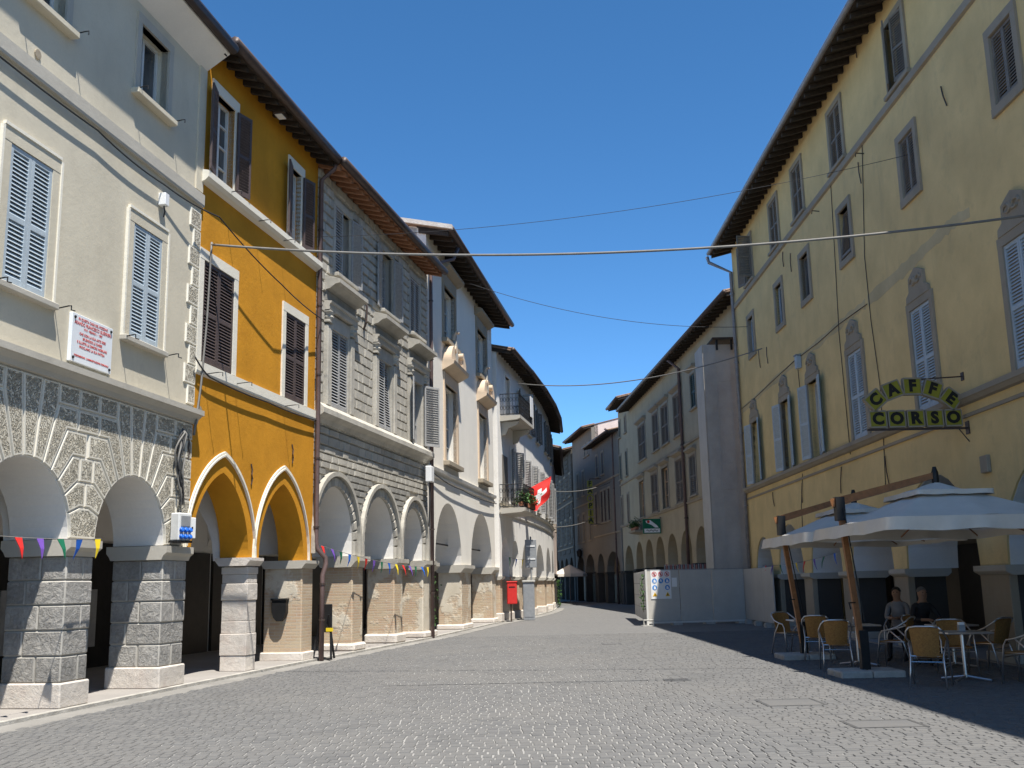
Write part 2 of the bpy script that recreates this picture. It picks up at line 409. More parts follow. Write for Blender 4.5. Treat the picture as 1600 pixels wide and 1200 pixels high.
def shutter(root, s, d, z0, z1, w, mt, ang=0.0, hinge='L', pitch=0.055, single=False, fr=0.06, rails=1, tilt=0.0):
    """one louvred leaf; its hinge edge stands at (s,d); w is the leaf width, ang opens it towards the street"""
    sg = 1 if hinge == 'L' else -1
    h = z1-z0; mb = MB(); x0, x1 = (0, w) if sg > 0 else (-w, 0)
    mb.box(x0, x0+fr, -0.02, 0.02, 0, h); mb.box(x1-fr, x1, -0.02, 0.02, 0, h)
    zr = [0.0, fr*1.6]; bands = []
    rl = [(0, fr*1.7)] + [(h*(i+1)/(rails+1)*0.96-fr*0.6, h*(i+1)/(rails+1)*0.96+fr*0.6) for i in range(rails)] + [(h-fr*1.1, h)]
    for a, b in rl: mb.box(x0+fr, x1-fr, -0.018, 0.018, a, b)
    o = obj('shutter', mb, M[mt], root, (s, d, z0)); o.rotation_euler = (tilt, 0, -sg*ang)
    sm = slat_mesh(w-2*fr, mt); joined = MB()
    for i in range(len(rl)-1):
        a, b = rl[i][1], rl[i+1][0]; k = max(1, int((b-a)/pitch)); dz = (b-a)/k
        for j in range(k):
            z = a+dz*(j+0.5)
            if single: obj('slat', sm, None, o, (x0+fr, 0, z))
            else: joined.add([(v.co.x+x0+fr, v.co.y, v.co.z+z) for v in sm.vertices], [tuple(p.vertices) for p in sm.polygons])
    if not single: obj('louvre_slats', joined, M[mt], o, kind='stuff')
    return o
def window(root, s0, s1, z0, z1, d=0.2, mt='frame_w', leaves=2, bars=3, fr=0.055, glass='glass'):
    mb = MB(); mb.box(s0, s0+fr, d-0.03, d+0.03, z0, z1); mb.box(s1-fr, s1, d-0.03, d+0.03, z0, z1)
    mb.box(s0+fr, s1-fr, d-0.03, d+0.03, z0, z0+fr); mb.box(s0+fr, s1-fr, d-0.03, d+0.03, z1-fr, z1)
    w = (s1-s0-2*fr)/leaves
    for i in range(1, leaves): mb.box(s0+fr+w*i-fr*0.7, s0+fr+w*i+fr*0.7, d-0.035, d+0.025, z0+fr, z1-fr)
    for i in range(leaves):
        for j in range(1, bars):
            z = z0+(z1-z0)*j/bars; mb.box(s0+fr+w*i+(fr*0.7 if i else 0), s0+fr+w*(i+1)-(fr*0.7 if i < leaves-1 else 0), d-0.02, d+0.02, z-0.014, z+0.014)
    o = obj('window', mb, M[mt], root)
    for i in range(leaves):
        a = s0+fr+w*i; obj('pane', MB().box(a+0.003, a+w-0.003, d+0.021 if bars > 1 else d, d+0.033, z0+fr, z1-fr), M[glass], o)
    return o
def surround(root, s0, s1, z0, z1, w=0.14, t=0.05, mt='trimA', top=None, sill=True, sillw=0.1, sillmt=None, sd=0.14):
    top = w if top is None else top
    mb = MB().plate(rectp(s0-w, s1+w, z0, z1+top), [rectp(s0, s1, z0+1e-4, z1)], -t, 0.1) if False else MB()
    mb.box(s0-w, s0, -t, 0.12, z0, z1); mb.box(s1, s1+w, -t, 0.12, z0, z1); mb.box(s0-w, s1+w, -t-0.004, 0.12, z1, z1+top)
    o = obj('window_surround', mb, M[mt], root)
    if sill: obj('window_sill', MB().bbox(s0-w-0.06, s1+w+0.06, -sd, 0.14, z0-sillw, z0, 0.012), M[sillmt or mt], root)
    return o
def roof(root, s0, s1, ov, ze, depth=9.0, slope=0.3, rafter=0.5, rmat='wood_dark', soff='wood_dark', gmat='gutter', rh=0.13, tiles='stuff', rw=0.09, gut=True, tlen=1.2, gr=0.11):
    zr = ze+slope*(depth/2+ov)
    P = [(-ov, ze), (-ov, ze+0.06), (depth/2, zr+0.06), (depth+ov, ze+0.06), (depth+ov, ze), (depth/2, zr)]
    obj('roof', MB().prof(P, s0, s1), [M['tile']], root)
    sf = MB().prof([(-ov+0.02, ze-0.03+0.002), (-ov+0.02, ze-0.004), (0.3, ze-0.004+slope*(0.3+ov-0.02)), (0.3, ze-0.03+slope*(0.3+ov-0.02))], s0+0.01, s1-0.01)
    obj('eaves_boards', sf, M[soff], root)
    n = max(1, int((s1-s0)/rafter)); me = None
    for i in range(n+1):
        s = s0+0.05+(s1-s0-0.1-rw)*i/n
        if me is None:
            me = MB().prof([(-ov+0.06, -0.034-rh*0.75), (-ov+0.06, -0.034), (0.25, -0.034+slope*(0.25+ov)), (0.25, -0.034-rh+slope*(0.25+ov))], 0, rw).mesh('rafter', M[rmat])
        obj('rafter', me, None, root, (s, 0, ze))
    if gut: 
        obj('gutter', MB().tube([(s0, -ov-0.05, ze+0.055), ((s0+s1)/2, -ov-0.05, ze+0.045), (s1, -ov-0.05, ze+0.035)], gr, 8), M[gmat], root, smooth=True)
    tm = MB(); k = 6; r = 0.095
    vs = []; fs = []
    for e in (0, 1):
        y = -ov-0.05 + e*tlen; z = 0.06+slope*(y+ov)+0.03+(0.02 if not e else 0)
        for j in range(k+1):
            q = math.pi*j/k; rr = r*(1.0 if not e else 0.85)
            vs.append((rr*math.cos(q), y, z+rr*math.sin(q)*0.8))
    for j in range(k): fs.append((j, j+1, j+k+2, j+k+1))
    fs.append(tuple(range(k+1))[::-1])
    cnt = min(200, int((s1-s0)/0.2))
    if tiles == 'parts':
        me = MB().add(vs, fs).mesh('roof_tile', M['tile'])
        for i in range(cnt): obj('roof_tile', me, None, root, (s0+0.12+i*0.2, random.uniform(-0.02, 0.02), ze))
    else:
        for i in range(cnt): 
            j = random.uniform(-0.02, 0.02); tm.add([(a+s0+0.12+i*0.2, b+j, c+ze) for a, b, c in vs], fs)
        obj('roof_tiles', tm, M['tile'], root, kind='stuff')
    return zr
def gable(root, s, ze, ov, depth, slope, mt, z0=0.0, t=0.3, side=1):
    zr = ze+slope*(depth/2+ov)-0.04
    y0 = 0.32
    P = [(y0, z0), (depth, z0), (depth, ze+slope*ov-0.04), (depth/2, zr), (y0, ze+slope*(ov+y0)-0.04)]
    a, b = (s, s+t) if side > 0 else (s-t, s)
    return obj('side_wall', MB().prof(P, a, b), M[mt], root)
def text_mesh(txt, size, bold=0.0, ext=0.004, align='CENTER', shear=0.0):
    cu = bpy.data.curves.new('t', 'FONT'); cu.body = txt; cu.size = size; cu.extrude = ext; cu.offset = bold; cu.align_x = align; cu.align_y = 'CENTER'; cu.shear = shear
    cu.resolution_u = 3
    o = bpy.data.objects.new('t', cu); COL.objects.link(o); dg = bpy.context.evaluated_depsgraph_get()
    me = bpy.data.meshes.new_from_object(o.evaluated_get(dg)); bpy.data.objects.remove(o); return me
def text_obj(name, txt, size, mt, parent, loc, rot=(math.pi/2, 0, 0), bold=0.0, ext=0.004, align='CENTER', wscale=1.0):
    me = text_mesh(txt, size, bold, ext, align); me.materials.clear(); me.materials.append(M[mt])
    o = bpy.data.objects.new(name, me); COL.objects.link(o); o.parent = parent; o.location = loc; o.rotation_euler = rot; o.scale = (wscale, 1, 1); return o
def cable(name, pts, r, mt, label, cat='cable', group=None, n=5, sag=None, seg=16):
    """cable through points; with sag, each span hangs by that much"""
    P = []
    for i in range(len(pts)-1):
        a, b = Vector(pts[i]), Vector(pts[i+1]); sg = sag if sag is not None else 0
        for k in range(seg):
            t = k/seg; p = a.lerp(b, t); p.z -= sg*4*t*(1-t); P.append(p)
    P.append(Vector(pts[-1]))
    base = Vector(pts[0]); o = obj(name, MB().tube([p-base for p in P], r, n), M[mt], loc=base, smooth=True)
    return tag(o, label, cat, group)

# ================================================================== plan of the street
P0 = Vector(G(94, 1107, 0.06)[:2])
def hit(P, d, x, y):
    f = Fac(P, P+azv(d)); return P + azv(d)*f.px(x, y)[0]
P1 = hit(P0, 9.2, 292, 900); P2 = hit(P1, 10.5, 487, 900); P3 = hit(P2, 11.5, 668, 900); P4 = hit(P3, 8.6, 774, 900)
FA, FB, FC, FD = Fac(P0, P1), Fac(P1, P2), Fac(P2, P3), Fac(P3, P4)
FR = Fac(Vector((8.95, 40.0)), Vector((8.95, 40.0)) + azv(180.3)*38)
PE = [Vector((-0.70, 46.3))]
for l, a in ((5, 10.5), (5, 9.5), (5, 8), (5, 6), (6, 3.5)): PE.append(PE[-1]+azv(a)*l)
def left_x(y):                               # street face of the left row at depth y
    pts = [P0-azv(9.2)*14, P0, P1, P2, P3, P4] + PE[1:]
    for a, b in zip(pts, pts[1:]):
        if a.y <= y <= b.y: return a.x+(b.x-a.x)*(y-a.y)/(b.y-a.y)
    return pts[-1].x if y > pts[-1].y else pts[0].x

# ------------------------------------------------------------------ ground
def road_mat():
    q = NT('grey_stone_setts')
    c = q.n('ShaderNodeTexCoord'); mp = q.n('ShaderNodeMapping'); mp.inputs['Rotation'].default_value = (0, 0, 0); q.l(c.outputs['Object'], mp.inputs[0])
    b = q.n('ShaderNodeTexBrick'); b.inputs['Scale'].default_value = 1.0; b.inputs['Brick Width'].default_value = 0.125; b.inputs['Row Height'].default_value = 0.17
    b.inputs['Mortar Size'].default_value = 0.008; b.inputs['Color1'].default_value = lin((0.112, 0.111, 0.109)); b.inputs['Color2'].default_value = lin((0.15, 0.147, 0.143)); b.inputs['Mortar'].default_value = lin((0.20, 0.194, 0.182))
    q.l(mp.outputs[0], b.inputs['Vector'])
    col = q.mix(q.rng(q.noise(0.5, 5, 0.6), 0.35, 0.7, 0, 0.45), b.outputs['Color'], (0.165, 0.16, 0.152))
    col = q.mix(q.rng(q.noise(6, 5, 0.7), 0.4, 0.7, 0, 0.35), col, (0.09, 0.089, 0.088))
    q.bump(b.outputs['Fac'], -0.5, 0.01); q.bump(q.noise(25, 4, 0.7), 0.4, 0.01)
    return q.out(col, 0.75, spec=0.25)
def sett_mat(name, lo, hi):
    q = NT(name); at = q.n('ShaderNodeAttribute', attribute_name='tint'); v = q.coord()
    col = q.mix(at.outputs['Fac'], lo, hi)
    col = q.mix(q.rng(q.noise(0.35, 6, 0.65), 0.42, 0.68, 0, 0.8), col, (0.165, 0.160, 0.152)); col = q.mix(q.rng(q.noise(0.8, 6, 0.7), 0.55, 0.75, 0, 0.55), col, (0.085, 0.084, 0.083))
    col = q.mix(q.rng(q.noise(60, 4, 0.7), 0.35, 0.75, 0, 0.4), col, sc(lo, 0.75))
    q.bump(q.noise(38, 4, 0.7), 0.4, 0.01); return q.out(col, 0.88, spec=0.12)
M['road'] = road_mat()
M['sett'] = sett_mat('grey_sandstone_sett', (0.130, 0.129, 0.128), (0.160, 0.158, 0.154))
M['sand'] = plaster('pale_joint_sand', (0.28, 0.273, 0.26), 0.3, 0.8, (0.13, 0.127, 0.12), scale=1.5)
M['strip'] = plaster('pale_worn_paving', (0.25, 0.24, 0.222), 0.25, 0.7, (0.15, 0.145, 0.135))
M['kerb'] = plaster('pebbly_kerb', (0.42, 0.40, 0.36), 0.3, 0.6, (0.2, 0.19, 0.17), 0.9, 5)
road = obj('road', MB().add([(-400, -60, 0), (400, -60, 0), (400, 900, 0), (-400, 900, 0)], [(0, 1, 2, 3)]), M['road'], kind='structure')
def strip_poly(off0, off1, ys): 
    return [(left_x(y)+off0, y) for y in ys], [(left_x(y)+off1, y) for y in ys]
ys = [3, 8, 12, 14.7, 18.1, 23.8, 28, 33, 38, 45, 50, 56, 62, 67, 72]
def ribbon(off0, off1, z, ys=ys, z0=None):
    mb = MB(); a, b = strip_poly(off0, off1, ys)
    v = [(p[0], p[1], z) for p in a]+[(p[0], p[1], z) for p in b]; n = len(ys)
    f = [(i, i+n, i+n+1, i+1) for i in range(n-1)]
    if z0 is not None:
        v += [(p[0], p[1], z0) for p in b]; f += [(i+n, i+2*n, i+2*n+1, i+n+1) for i in range(n-1)]
    return mb.add(v, f)
obj('paved_margin', ribbon(0.14, 0.62, 0.012, z0=0.0), M['strip'], kind='structure')
obj('arcade_pavement', ribbon(-5.0, 0.02, 0.06), M['floor'], kind='structure')
obj('pavement_kerb', ribbon(0.02, 0.14, 0.061, z0=0.012), M['kerb'], kind='structure')
obj('arcade_pavement', MB().box(8.75, 14, 2, 39.9, 0.0, 0.05), M['floor'], kind='structure')

# setts: nearest 300 as single pieces, the rest as one mesh
setts = []
rot = math.radians(0.001); cr, sr = math.cos(rot), math.sin(rot)
def tow(a, b): return (a*cr-b*sr, a*sr+b*cr)
LIM = 34.0
y = 7.4
while y < LIM:                               # courses across the street, broken joints
    ln = random.uniform(0.145, 0.20); x = left_x(y)+0.62; wob = random.uniform(0, 6.28)
    x -= random.uniform(0, 0.1)
    while x < 2.56:
        wd = random.uniform(0.10, 0.145)
        if abs(x) < y*0.52+0.5 and x+wd > left_x(y)+0.64: setts.append((x+wd/2, y+ln/2+0.035*math.sin(x*0.9+y*0.35)+random.uniform(-0.006, 0.006), wd, ln, 1.0))
        x += wd
    y += ln
y = 7.6
while y < LIM:                               # finer courses on the right-hand side
    ln = random.uniform(0.09, 0.12); x = 2.56
    while x < 8.7:
        wd = random.uniform(0.12, 0.20)
        if x+wd/2 < y*0.52+0.4: setts.append((x+wd/2, y+ln/2+0.03*math.sin(x*0.8-y*0.3), wd, ln, 0.0))
        x += wd
    y += ln
setts.sort(key=lambda q: q[0]**2+q[1]**2)
def sett_geo(w, l, r, g):
    h = 0.016+random.uniform(-0.003, 0.003); e = 0.008; hx, hy = w/2-g, l/2-g; r = random.uniform(-0.05, 0.05); c, s = math.cos(r), math.sin(r)
    jt = lambda: random.uniform(-0.004, 0.004)
    base = [(-hx+jt(), -hy+jt()), (hx+jt(), -hy+jt()), (hx+jt(), hy+jt()), (-hx+jt(), hy+jt())]
    v = []
    for (a, b) in base: v.append((a*c-b*s, a*s+b*c, -0.002))
    for (a, b) in base:
        a -= math.copysign(e, a); b -= math.copysign(e, b); v.append((a*c-b*s, a*s+b*c, h+random.uniform(-0.002, 0.002)))
    return v, [(4, 5, 6, 7), (0, 1, 5, 4), (1, 2, 6, 5), (2, 3, 7, 6), (3, 0, 4, 7)]
def tint(me, vals):
    at = me.attributes.new('tint', 'FLOAT', 'FACE'); at.data.foreach_set('value', vals)
protos = []
for k in range(24):
    v, f = sett_geo(0.122, 0.172, 0, 0.0045); me = MB().add(v, f).mesh('sett', M['sett']); tint(me, [random.random()]*5); protos.append(me)
for k in range(8):
    v, f = sett_geo(0.16, 0.105, 0.0, 0.0028); me = MB().add(v, f).mesh('sett', M['sett']); tint(me, [random.random()]*5); protos.append(me)
big = MB(); tv = []
for i, (cx, cy, w_, l_, r_) in enumerate(setts):
    if i < 300:
        o = obj('sett', random.choice(protos[:24]) if r_ else random.choice(protos[24:]), None, road, (cx, cy, 0.004))
        o.scale = (w_/0.122, l_/0.172, 1) if r_ else (w_/0.16, l_/0.105, 1)
    else:
        v, f = sett_geo(w_, l_, r_, random.uniform(0.002, 0.007) if r_ else 0.0026); big.add([(a+cx, b+cy, c+0.004) for a, b, c in v], f); tv += [random.random()]*5
me = big.mesh('setts', M['sett']); tint(me, tv); obj('setts', me, None, road, kind='stuff')
obj('joint_bed', MB().add([(left_x(6.8)+0.6, 6.8, 0.0105), (8.7, 6.8, 0.0105), (8.7, LIM, 0.0105), (left_x(LIM)+0.6, LIM, 0.0105), (left_x(18)+0.6, 18, 0.0105), (left_x(13)+0.6, 13, 0.0105)], [(0, 1, 2, 3, 4, 5)]), M['sand'], road)
# drain covers and grates
M['iron'] = simple('worn_iron_cover', (0.11, 0.108, 0.105), 0.6, 0.4, 0.25, 8, 0.4)
def cover(cx, cy, w, l, label, slots):
    t = thing('drain_cover', label, 'drain cover', (cx, cy, 0.004))
    fr = MB(); fr.box(-w/2, w/2, -l/2, -l/2+0.04, 0, 0.022); fr.box(-w/2, w/2, l/2-0.04, l/2, 0, 0.022); fr.box(-w/2, -w/2+0.04, -l/2+0.04, l/2-0.04, 0, 0.022); fr.box(w/2-0.04, w/2, -l/2+0.04, l/2-0.04, 0, 0.022)
    obj('frame', fr, M['iron'], t)
    if slots:
        b = MB().box(-w/2+0.04, w/2-0.04, -l/2+0.04, l/2-0.04, 0.0, 0.004); obj('pit', b, M['dark'], t)
        for i in range(slots):
            x = -w/2+0.06+(w-0.12)*i/(slots-1); obj('bar', MB().box(x-0.012, x+0.012, -l/2+0.04, l/2-0.04, 0.004, 0.02), M['iron'], t)
    else: obj('lid', MB().box(-w/2+0.045, w/2-0.045, -l/2+0.045, l/2-0.045, 0.0, 0.021), M['sett'], t)
cover(2.6, 17.6, 0.42, 0.42, 'slotted iron drain grate in the middle of the street', 9)
cover(2.49, 28.3, 0.5, 0.5, 'small distant drain cover in the middle of the street', 0)
cover(3.55, 14.1, 0.78, 0.75, 'square paved manhole cover before the nearer parasol base', 0)
cover(4.0, 11.9, 0.8, 0.6, 'paved manhole cover at the bottom right, nearest the camera', 0)
obj('drain_slot', MB().box(-2.2, 2.38, 17.62, 17.66, 0.001, 0.0235), M['iron'], road)

# ================================================================== A: rendered palazzo with rusticated arcade (left foreground)
LA = FA.L
bA = thing('arcaded_palazzo', 'cream rendered palazzo with rusticated stone arcade at the left edge', 'building', (P0.x, P0.y, 0), FA.rot)
S0A = -30.0; ZI = 2.38; RA = 1.05  # front carried on unseen past the camera, lengthened to cut sky light
archA = [(-1.1-RA-2.77*k, -1.1+RA-2.77*k, ZI, ZI+RA, 'round', 20) for k in (2, 1, 0)] + [(0.62, 2.72, ZI, ZI+RA, 'round', 20)]
archA[2] = (-2.15, -0.05, ZI, ZI+RA, 'round', 20)
winA1 = [FA.rect(7, 76, 228, 444), FA.rect(203, 249, 356, 532)]
winA1 = [(a, b, 5.62, 7.55) for a, b, c, d in winA1]
winA2 = [FA.rect(217, 262, 47, 153)]
zA2 = (9.87, 11.0)
wa = winA2[0][1]-winA2[0][0]
winA2 = [(winA2[0][0], winA2[0][1], 9.80, 11.05), (winA1[0][0]+0.05, winA1[0][0]+0.05+wa, 9.80, 11.05)]
ZA = 11.75
holes = [rectp(*r) for r in winA1+winA2]
obj('wall', MB().plate(arcade_outline(S0A, LA, ZI, 4.62, archA), [], 0.02, 0.92), M['vault'], bA)
obj('wall', MB().plate(rectp(S0A, LA, 4.62, ZA+0.25), holes, 0.0, 0.5), M['plasterA'], bA)
# pieces of the rusticated front
def rustic(pc, left=True, right=True, cap=None):
    hw = 0.335; cx = hw+RA; hs = [ZI, 2.84, 3.20, 3.56, 3.92, 4.25]; th = [0, 20, 35, 49, 61, 72]
    ip = lambda t: (cx-RA*math.cos(math.radians(t)), ZI+RA*math.sin(math.radians(t)))
    cor = []
    for h, t in zip(hs, th):
        p = ip(t)
        if t == 0: cor.append((hw, ZI)); continue
        dz = max(0, h-p[1]); cor.append((p[0]-dz/math.tan(math.radians(t)), max(h, p[1])))
    tj = [None, 0.0, 0.17, 0.02, 0.28, 0.2]
    def put(poly):
        poly = [(p[0]+pc, p[1]) for p in poly]
        if area(poly) < 0: poly = poly[::-1]
        poly = offset_poly(poly, 0.008)
        cxm = sum(p[0] for p in poly)/len(poly); 
        obj('rusticated_block', MB().cushion([(p[0]-cxm, p[1]) for p in poly], 0.02, 0.035, 0.022), [M['joint'], M['vermic']], bA, (cxm, 0, 0))
    for k in range(5):
        h0, h1 = hs[k], hs[k+1]
        arc = [ip(th[k]+(th[k+1]-th[k])*i/4) for i in range(5)]
        half = [(cor[k][0], cor[k][1])] + ([arc[0]] if th[k] else []) + arc[1:] + [cor[k+1]]
        if k == 0:
            R_ = half if right else [(cap, h0), (cap, h1)]
            L_ = [(-p[0], p[1]) for p in half][::-1] if left else [(-cap, h1), (-cap, h0)]
            put(R_+L_); continue
        t = tj[k]
        if right: put([(t, h0)]+half+[(t, h1)])
        elif cap > t: put(rectp(t, cap, h0, h1))
        if left: put([(-t, h1)]+[(-p[0], p[1]) for p in half][::-1]+[(-t, h0)])
        elif cap > t: put(rectp(-cap, -t, h0, h1))
        if t > 0.03:
            put(rectp(-t, t, h0, h1))
    # top course and crown voussoirs up to the cornice
    zt = 4.56; k = 5
    for sg in ((1,) if right else ()) + ((-1,) if left else ()):
        p72, p84 = ip(72), ip(84); x84 = p84[0]-(zt-p84[1])/math.tan(math.radians(84)); x72 = cor[5][0]-(zt-cor[5][1])/math.tan(math.radians(72))
        put([(sg*q[0], q[1]) for q in [(cor[5][0], cor[5][1]), p72, ip(78), p84, (x84, zt), (cor[5][0], zt)]])
        if sg > 0: put([(sg*q[0], q[1]) for q in [p84, ip(90), ip(96), (2*cx-x84, zt), (x84, zt)]])
    xr = cor[5][0] if right else cap; xl = -cor[5][0] if left else -cap
    n = 3 if right and left else 2
    for i in range(n): put(rectp(xl+(xr-xl)*i/n, xl+(xr-xl)*(i+1)/n, hs[5], zt))
rustic(-2.485); rustic(0.285); rustic(3.055, True, False, max(0.2, LA-3.055-0.01))
# piers of rock-faced blocks
pb = [M['rock'], M['draft']]
def rock_pier(s0, s1, d1=0.92):
    g = 0.012; zz = [0.40, 0.76, 1.11, 1.46, 1.80, 2.14]
    obj('pier_core', MB().box(s0+0.03, s1-0.03, 0.03, d1-0.03, 0.06, 2.16), M['mortar'], bA)
    obj('plinth', MB().bbox(s0-0.03, s1+0.03, -0.03, d1+0.03, 0.055, 0.40, 0.02), M['pale_stone'], bA)
    for k in range(5):
        z0, z1 = zz[k]+g/2, zz[k+1]-g/2; e = random.uniform(-0.008, 0.01)
        if k % 2 == 0: cells = [(s0, s0+0.42, 0, 0.40), (s0+0.42, s1, 0, 0.40), (s0, s1, 0.40, d1)]
        else: cells = [(s0, s1, 0, 0.62), (s0, s1, 0.62, d1)]
        for (a, b, c, d) in cells:
            cx_, cy_ = (a+b)/2, (c+d)/2; a += g/2-e; b -= g/2-e; c += g/2-e; d -= g/2
            mb = MB().bbox(a-cx_, b-cx_, c-cy_, d-cy_, z0, z1, 0.017); mb.m[6:] = [1]*(len(mb.m)-6); obj('stone_block', mb, pb, bA, (cx_, cy_, 0))
    obj('impost', MB().prof([(-0.0, 2.14), (-0.03, 2.21), (-0.08, 2.25), (-0.09, 2.26), (-0.09, 2.37), (d1+0.08, 2.37), (d1+0.08, 2.26), (d1+0.03, 2.2), (d1, 2.14)], s0-0.07, s1+0.07), M['trimA'], bA)
rock_pier(-2.82, -2.15); rock_pier(-0.05, 0.62); rock_pier(2.72, LA-0.03)
# cornice, string course, quoins
obj('cornice', MB().prof([(0.0, 4.56), (-0.06, 4.57), (-0.08, 4.64), (-0.15, 4.70), (-0.19, 4.71), (-0.19, 4.80), (-0.02, 4.86), (0.0, 4.86)], S0A, LA+0.06), M['trimA'], bA)
obj('string_course', MB().prof([(0.0, 8.66), (-0.06, 8.66), (-0.07, 8.70), (-0.07, 8.90), (0.0, 8.93)], S0A, LA), M['trimA'], bA)
z = 4.90
for k in range(10):
    w_ = 0.44 if k % 2 else 0.30
    obj('quoin', MB().cushion(rectp(LA-w_, LA-0.02, z, z+0.35), 0.0, 0.03, 0.02), [M['white'], M['vermic']], bA); z += 0.365
obj('end_pilaster', MB().box(LA-0.28, LA-0.005, -0.03, 0.0, 8.95, ZA-0.1), M['plasterA'], bA)
for i, (a, b, c, d) in enumerate(winA1):
    surround(bA, a, b, c, d, 0.17, 0.03, 'plasterA', 0.2, True, 0.09, 'trimA', 0.11)
    e = MB(); e.box(a-0.215, a-0.17, -0.05, 0.0, c, d+0.18); e.box(b+0.17, b+0.215, -0.05, 0.0, c, d+0.18); e.box(a-0.17, b+0.17, -0.05, 0, d+0.2, d+0.245)
    obj('surround_fillet', e, M['white'], bA)
    w_ = (b-a)/2; shutter(bA, a+0.005, 0.0, c+0.01, d-0.01, w_-0.01, 'sh_blue', 0.0, 'L', 0.058, True); shutter(bA, b-0.005, 0.0, c+0.01, d-0.01, w_-0.01, 'sh_blue', 0.0, 'R', 0.058, True)
    obj('window_recess', MB().box(a, b, 0.12, 0.16, c, d), M['dark'], bA)
    for sx in (a-0.2, b+0.28):                # iron washing-line hooks beside the sill
        obj('iron_hook', MB().tube([(sx, 0, c-0.05), (sx, -0.22, c-0.02), (sx, -0.26, c-0.02), (sx, -0.26, c-0.08), (sx, -0.32, c-0.1)], 0.010), M['black'], bA)
for (a, b, c, d) in winA2:
    surround(bA, a, b, c, d, 0.14, 0.04, 'trimA', 0.16, True, 0.1, 'plasterA', 0.14)
    window(bA, a+0.45*(b-a), b, c, d, 0.22, 'frame_w', 1, 1, 0.06)
    obj('dark_room', MB().box(a, b, 0.34, 0.38, c, d), M['dark'], bA)
    for sx in (a-0.12, b+0.22): obj('iron_hook', MB().tube([(sx, 0, c), (sx, -0.2, c+0.03), (sx, -0.26, c+0.03), (sx, -0.26, c-0.03)], 0.010), M['black'], bA)
# eaves: plastered cove, then the roof
obj('eaves_cove', MB().prof([(0.0, ZA-0.35), (-0.48, ZA-0.03), (-0.48, ZA+0.02), (0.1, ZA+0.1)], S0A, LA-0.02), M['vault'], bA)
roof(bA, S0A, LA, 0.5, ZA+0.05, 9, 0.3, 3.0, 'wood_dark', 'vault')
obj('round_vent', MB().lathe([(0.07, 0), (0.07, 0.02), (0.045, 0.021)], 12), M['trimR'], bA, FA.px(58, 85) and (FA.px(58, 85)[0], -0.001, FA.px(58, 85)[1])).rotation_euler = (math.pi/2, 0, 0)
# arcade interior
obj('arcade_back_wall', MB().box(S0A, LA, 4.2, 4.4, 0, 4.4), M['plasterD'], bA)
obj('arcade_ceiling', MB().box(S0A, LA, 0.9, 4.2, 4.0, 4.2), M['vault'], bA)
obj('cross_arch', MB().plate(arcade_outline(0.0, 3.3, 2.38, 3.99, [(0.12, 3.15, 2.38, 3.75, 'round', 14)]), [], -0.3, 0.3), M['vault'], bA, (0.3, 0.93, 0)).rotation_euler = (0, 0, math.pi/2)
for (a, b) in ((-6, -0.2), (1.15, 3.3)): obj('dark_shopfront', MB().box(a, b, 4.12, 4.2, 0.06, 2.45), M['door'], bA)
obj('inner_pier', MB().box(0.2, 0.9, 3.6, 4.2, 0.06, 4.0), M['plasterD'], bA)
tag(obj('wall_poster', MB().box(0, 0.34, -0.01, 0, 0, 0.34), simple('orange_poster', (0.42, 0.20, 0.05)), loc=FA.W(0.75, 2.6, 2.05), rz=FA.rot-math.pi/2), 'small orange notice on the wall inside the left stone arcade', 'notice')

# marble plaque with red lettering
a, b, c, d = FA.rect(105, 170, 500, 575)
pl = thing('wall_plaque', 'white marble plaque with red lettering on the cream wall', 'plaque', FA.W((a+b)/2, 0, (c+d)/2), FA.rot)
w_, h_ = (b-a)/2, (d-c)/2
obj('slab', MB().bbox(-w_, w_, -0.06, 0.0, -h_, h_, 0.006), M['marble'], pl)
lines = [('IN QUESTA CASA DEL POZZINO', 0.82, 0.075), ('ARANDO FRANCESCO GUERRIERI', 0.63, 0.10), ('1910 · PESARO 1 · 1987', 0.45, 0.07), ('CHE CON LA SUA ARTE RESE', 0.22, 0.075), ('SPLENDIDE LE CHIESE', 0.04, 0.075),
         ('E ILLUSTRI LE DIMORE NOBILIARI', -0.14, 0.075), ('PROCLAMO LA SUA PATRIA', -0.32, 0.075), ('FOSSOMBRONE · L\'AMMINISTRAZIONE COMUNALE', -0.72, 0.055)]
for tx, yy, sz in lines:
    o = text_obj('lettering', tx, sz*h_*2.0, 'redink', pl, (0, -0.0625, yy*h_), bold=0.001, ext=0.001)
    o.scale.x = min(1.0, 1.8*w_/max(0.01, o.dimensions.x)) if o.dimensions.x else 1
for i in (-1, 1):
    for j in (-1, 1): obj('bolt', MB().lathe([(0.022, 0), (0.022, 0.012), (0.012, 0.022)], 10), M['black'], pl, (i*(w_-0.06), -0.06, j*(h_-0.06))).rotation_euler = (math.pi/2, 0, 0)

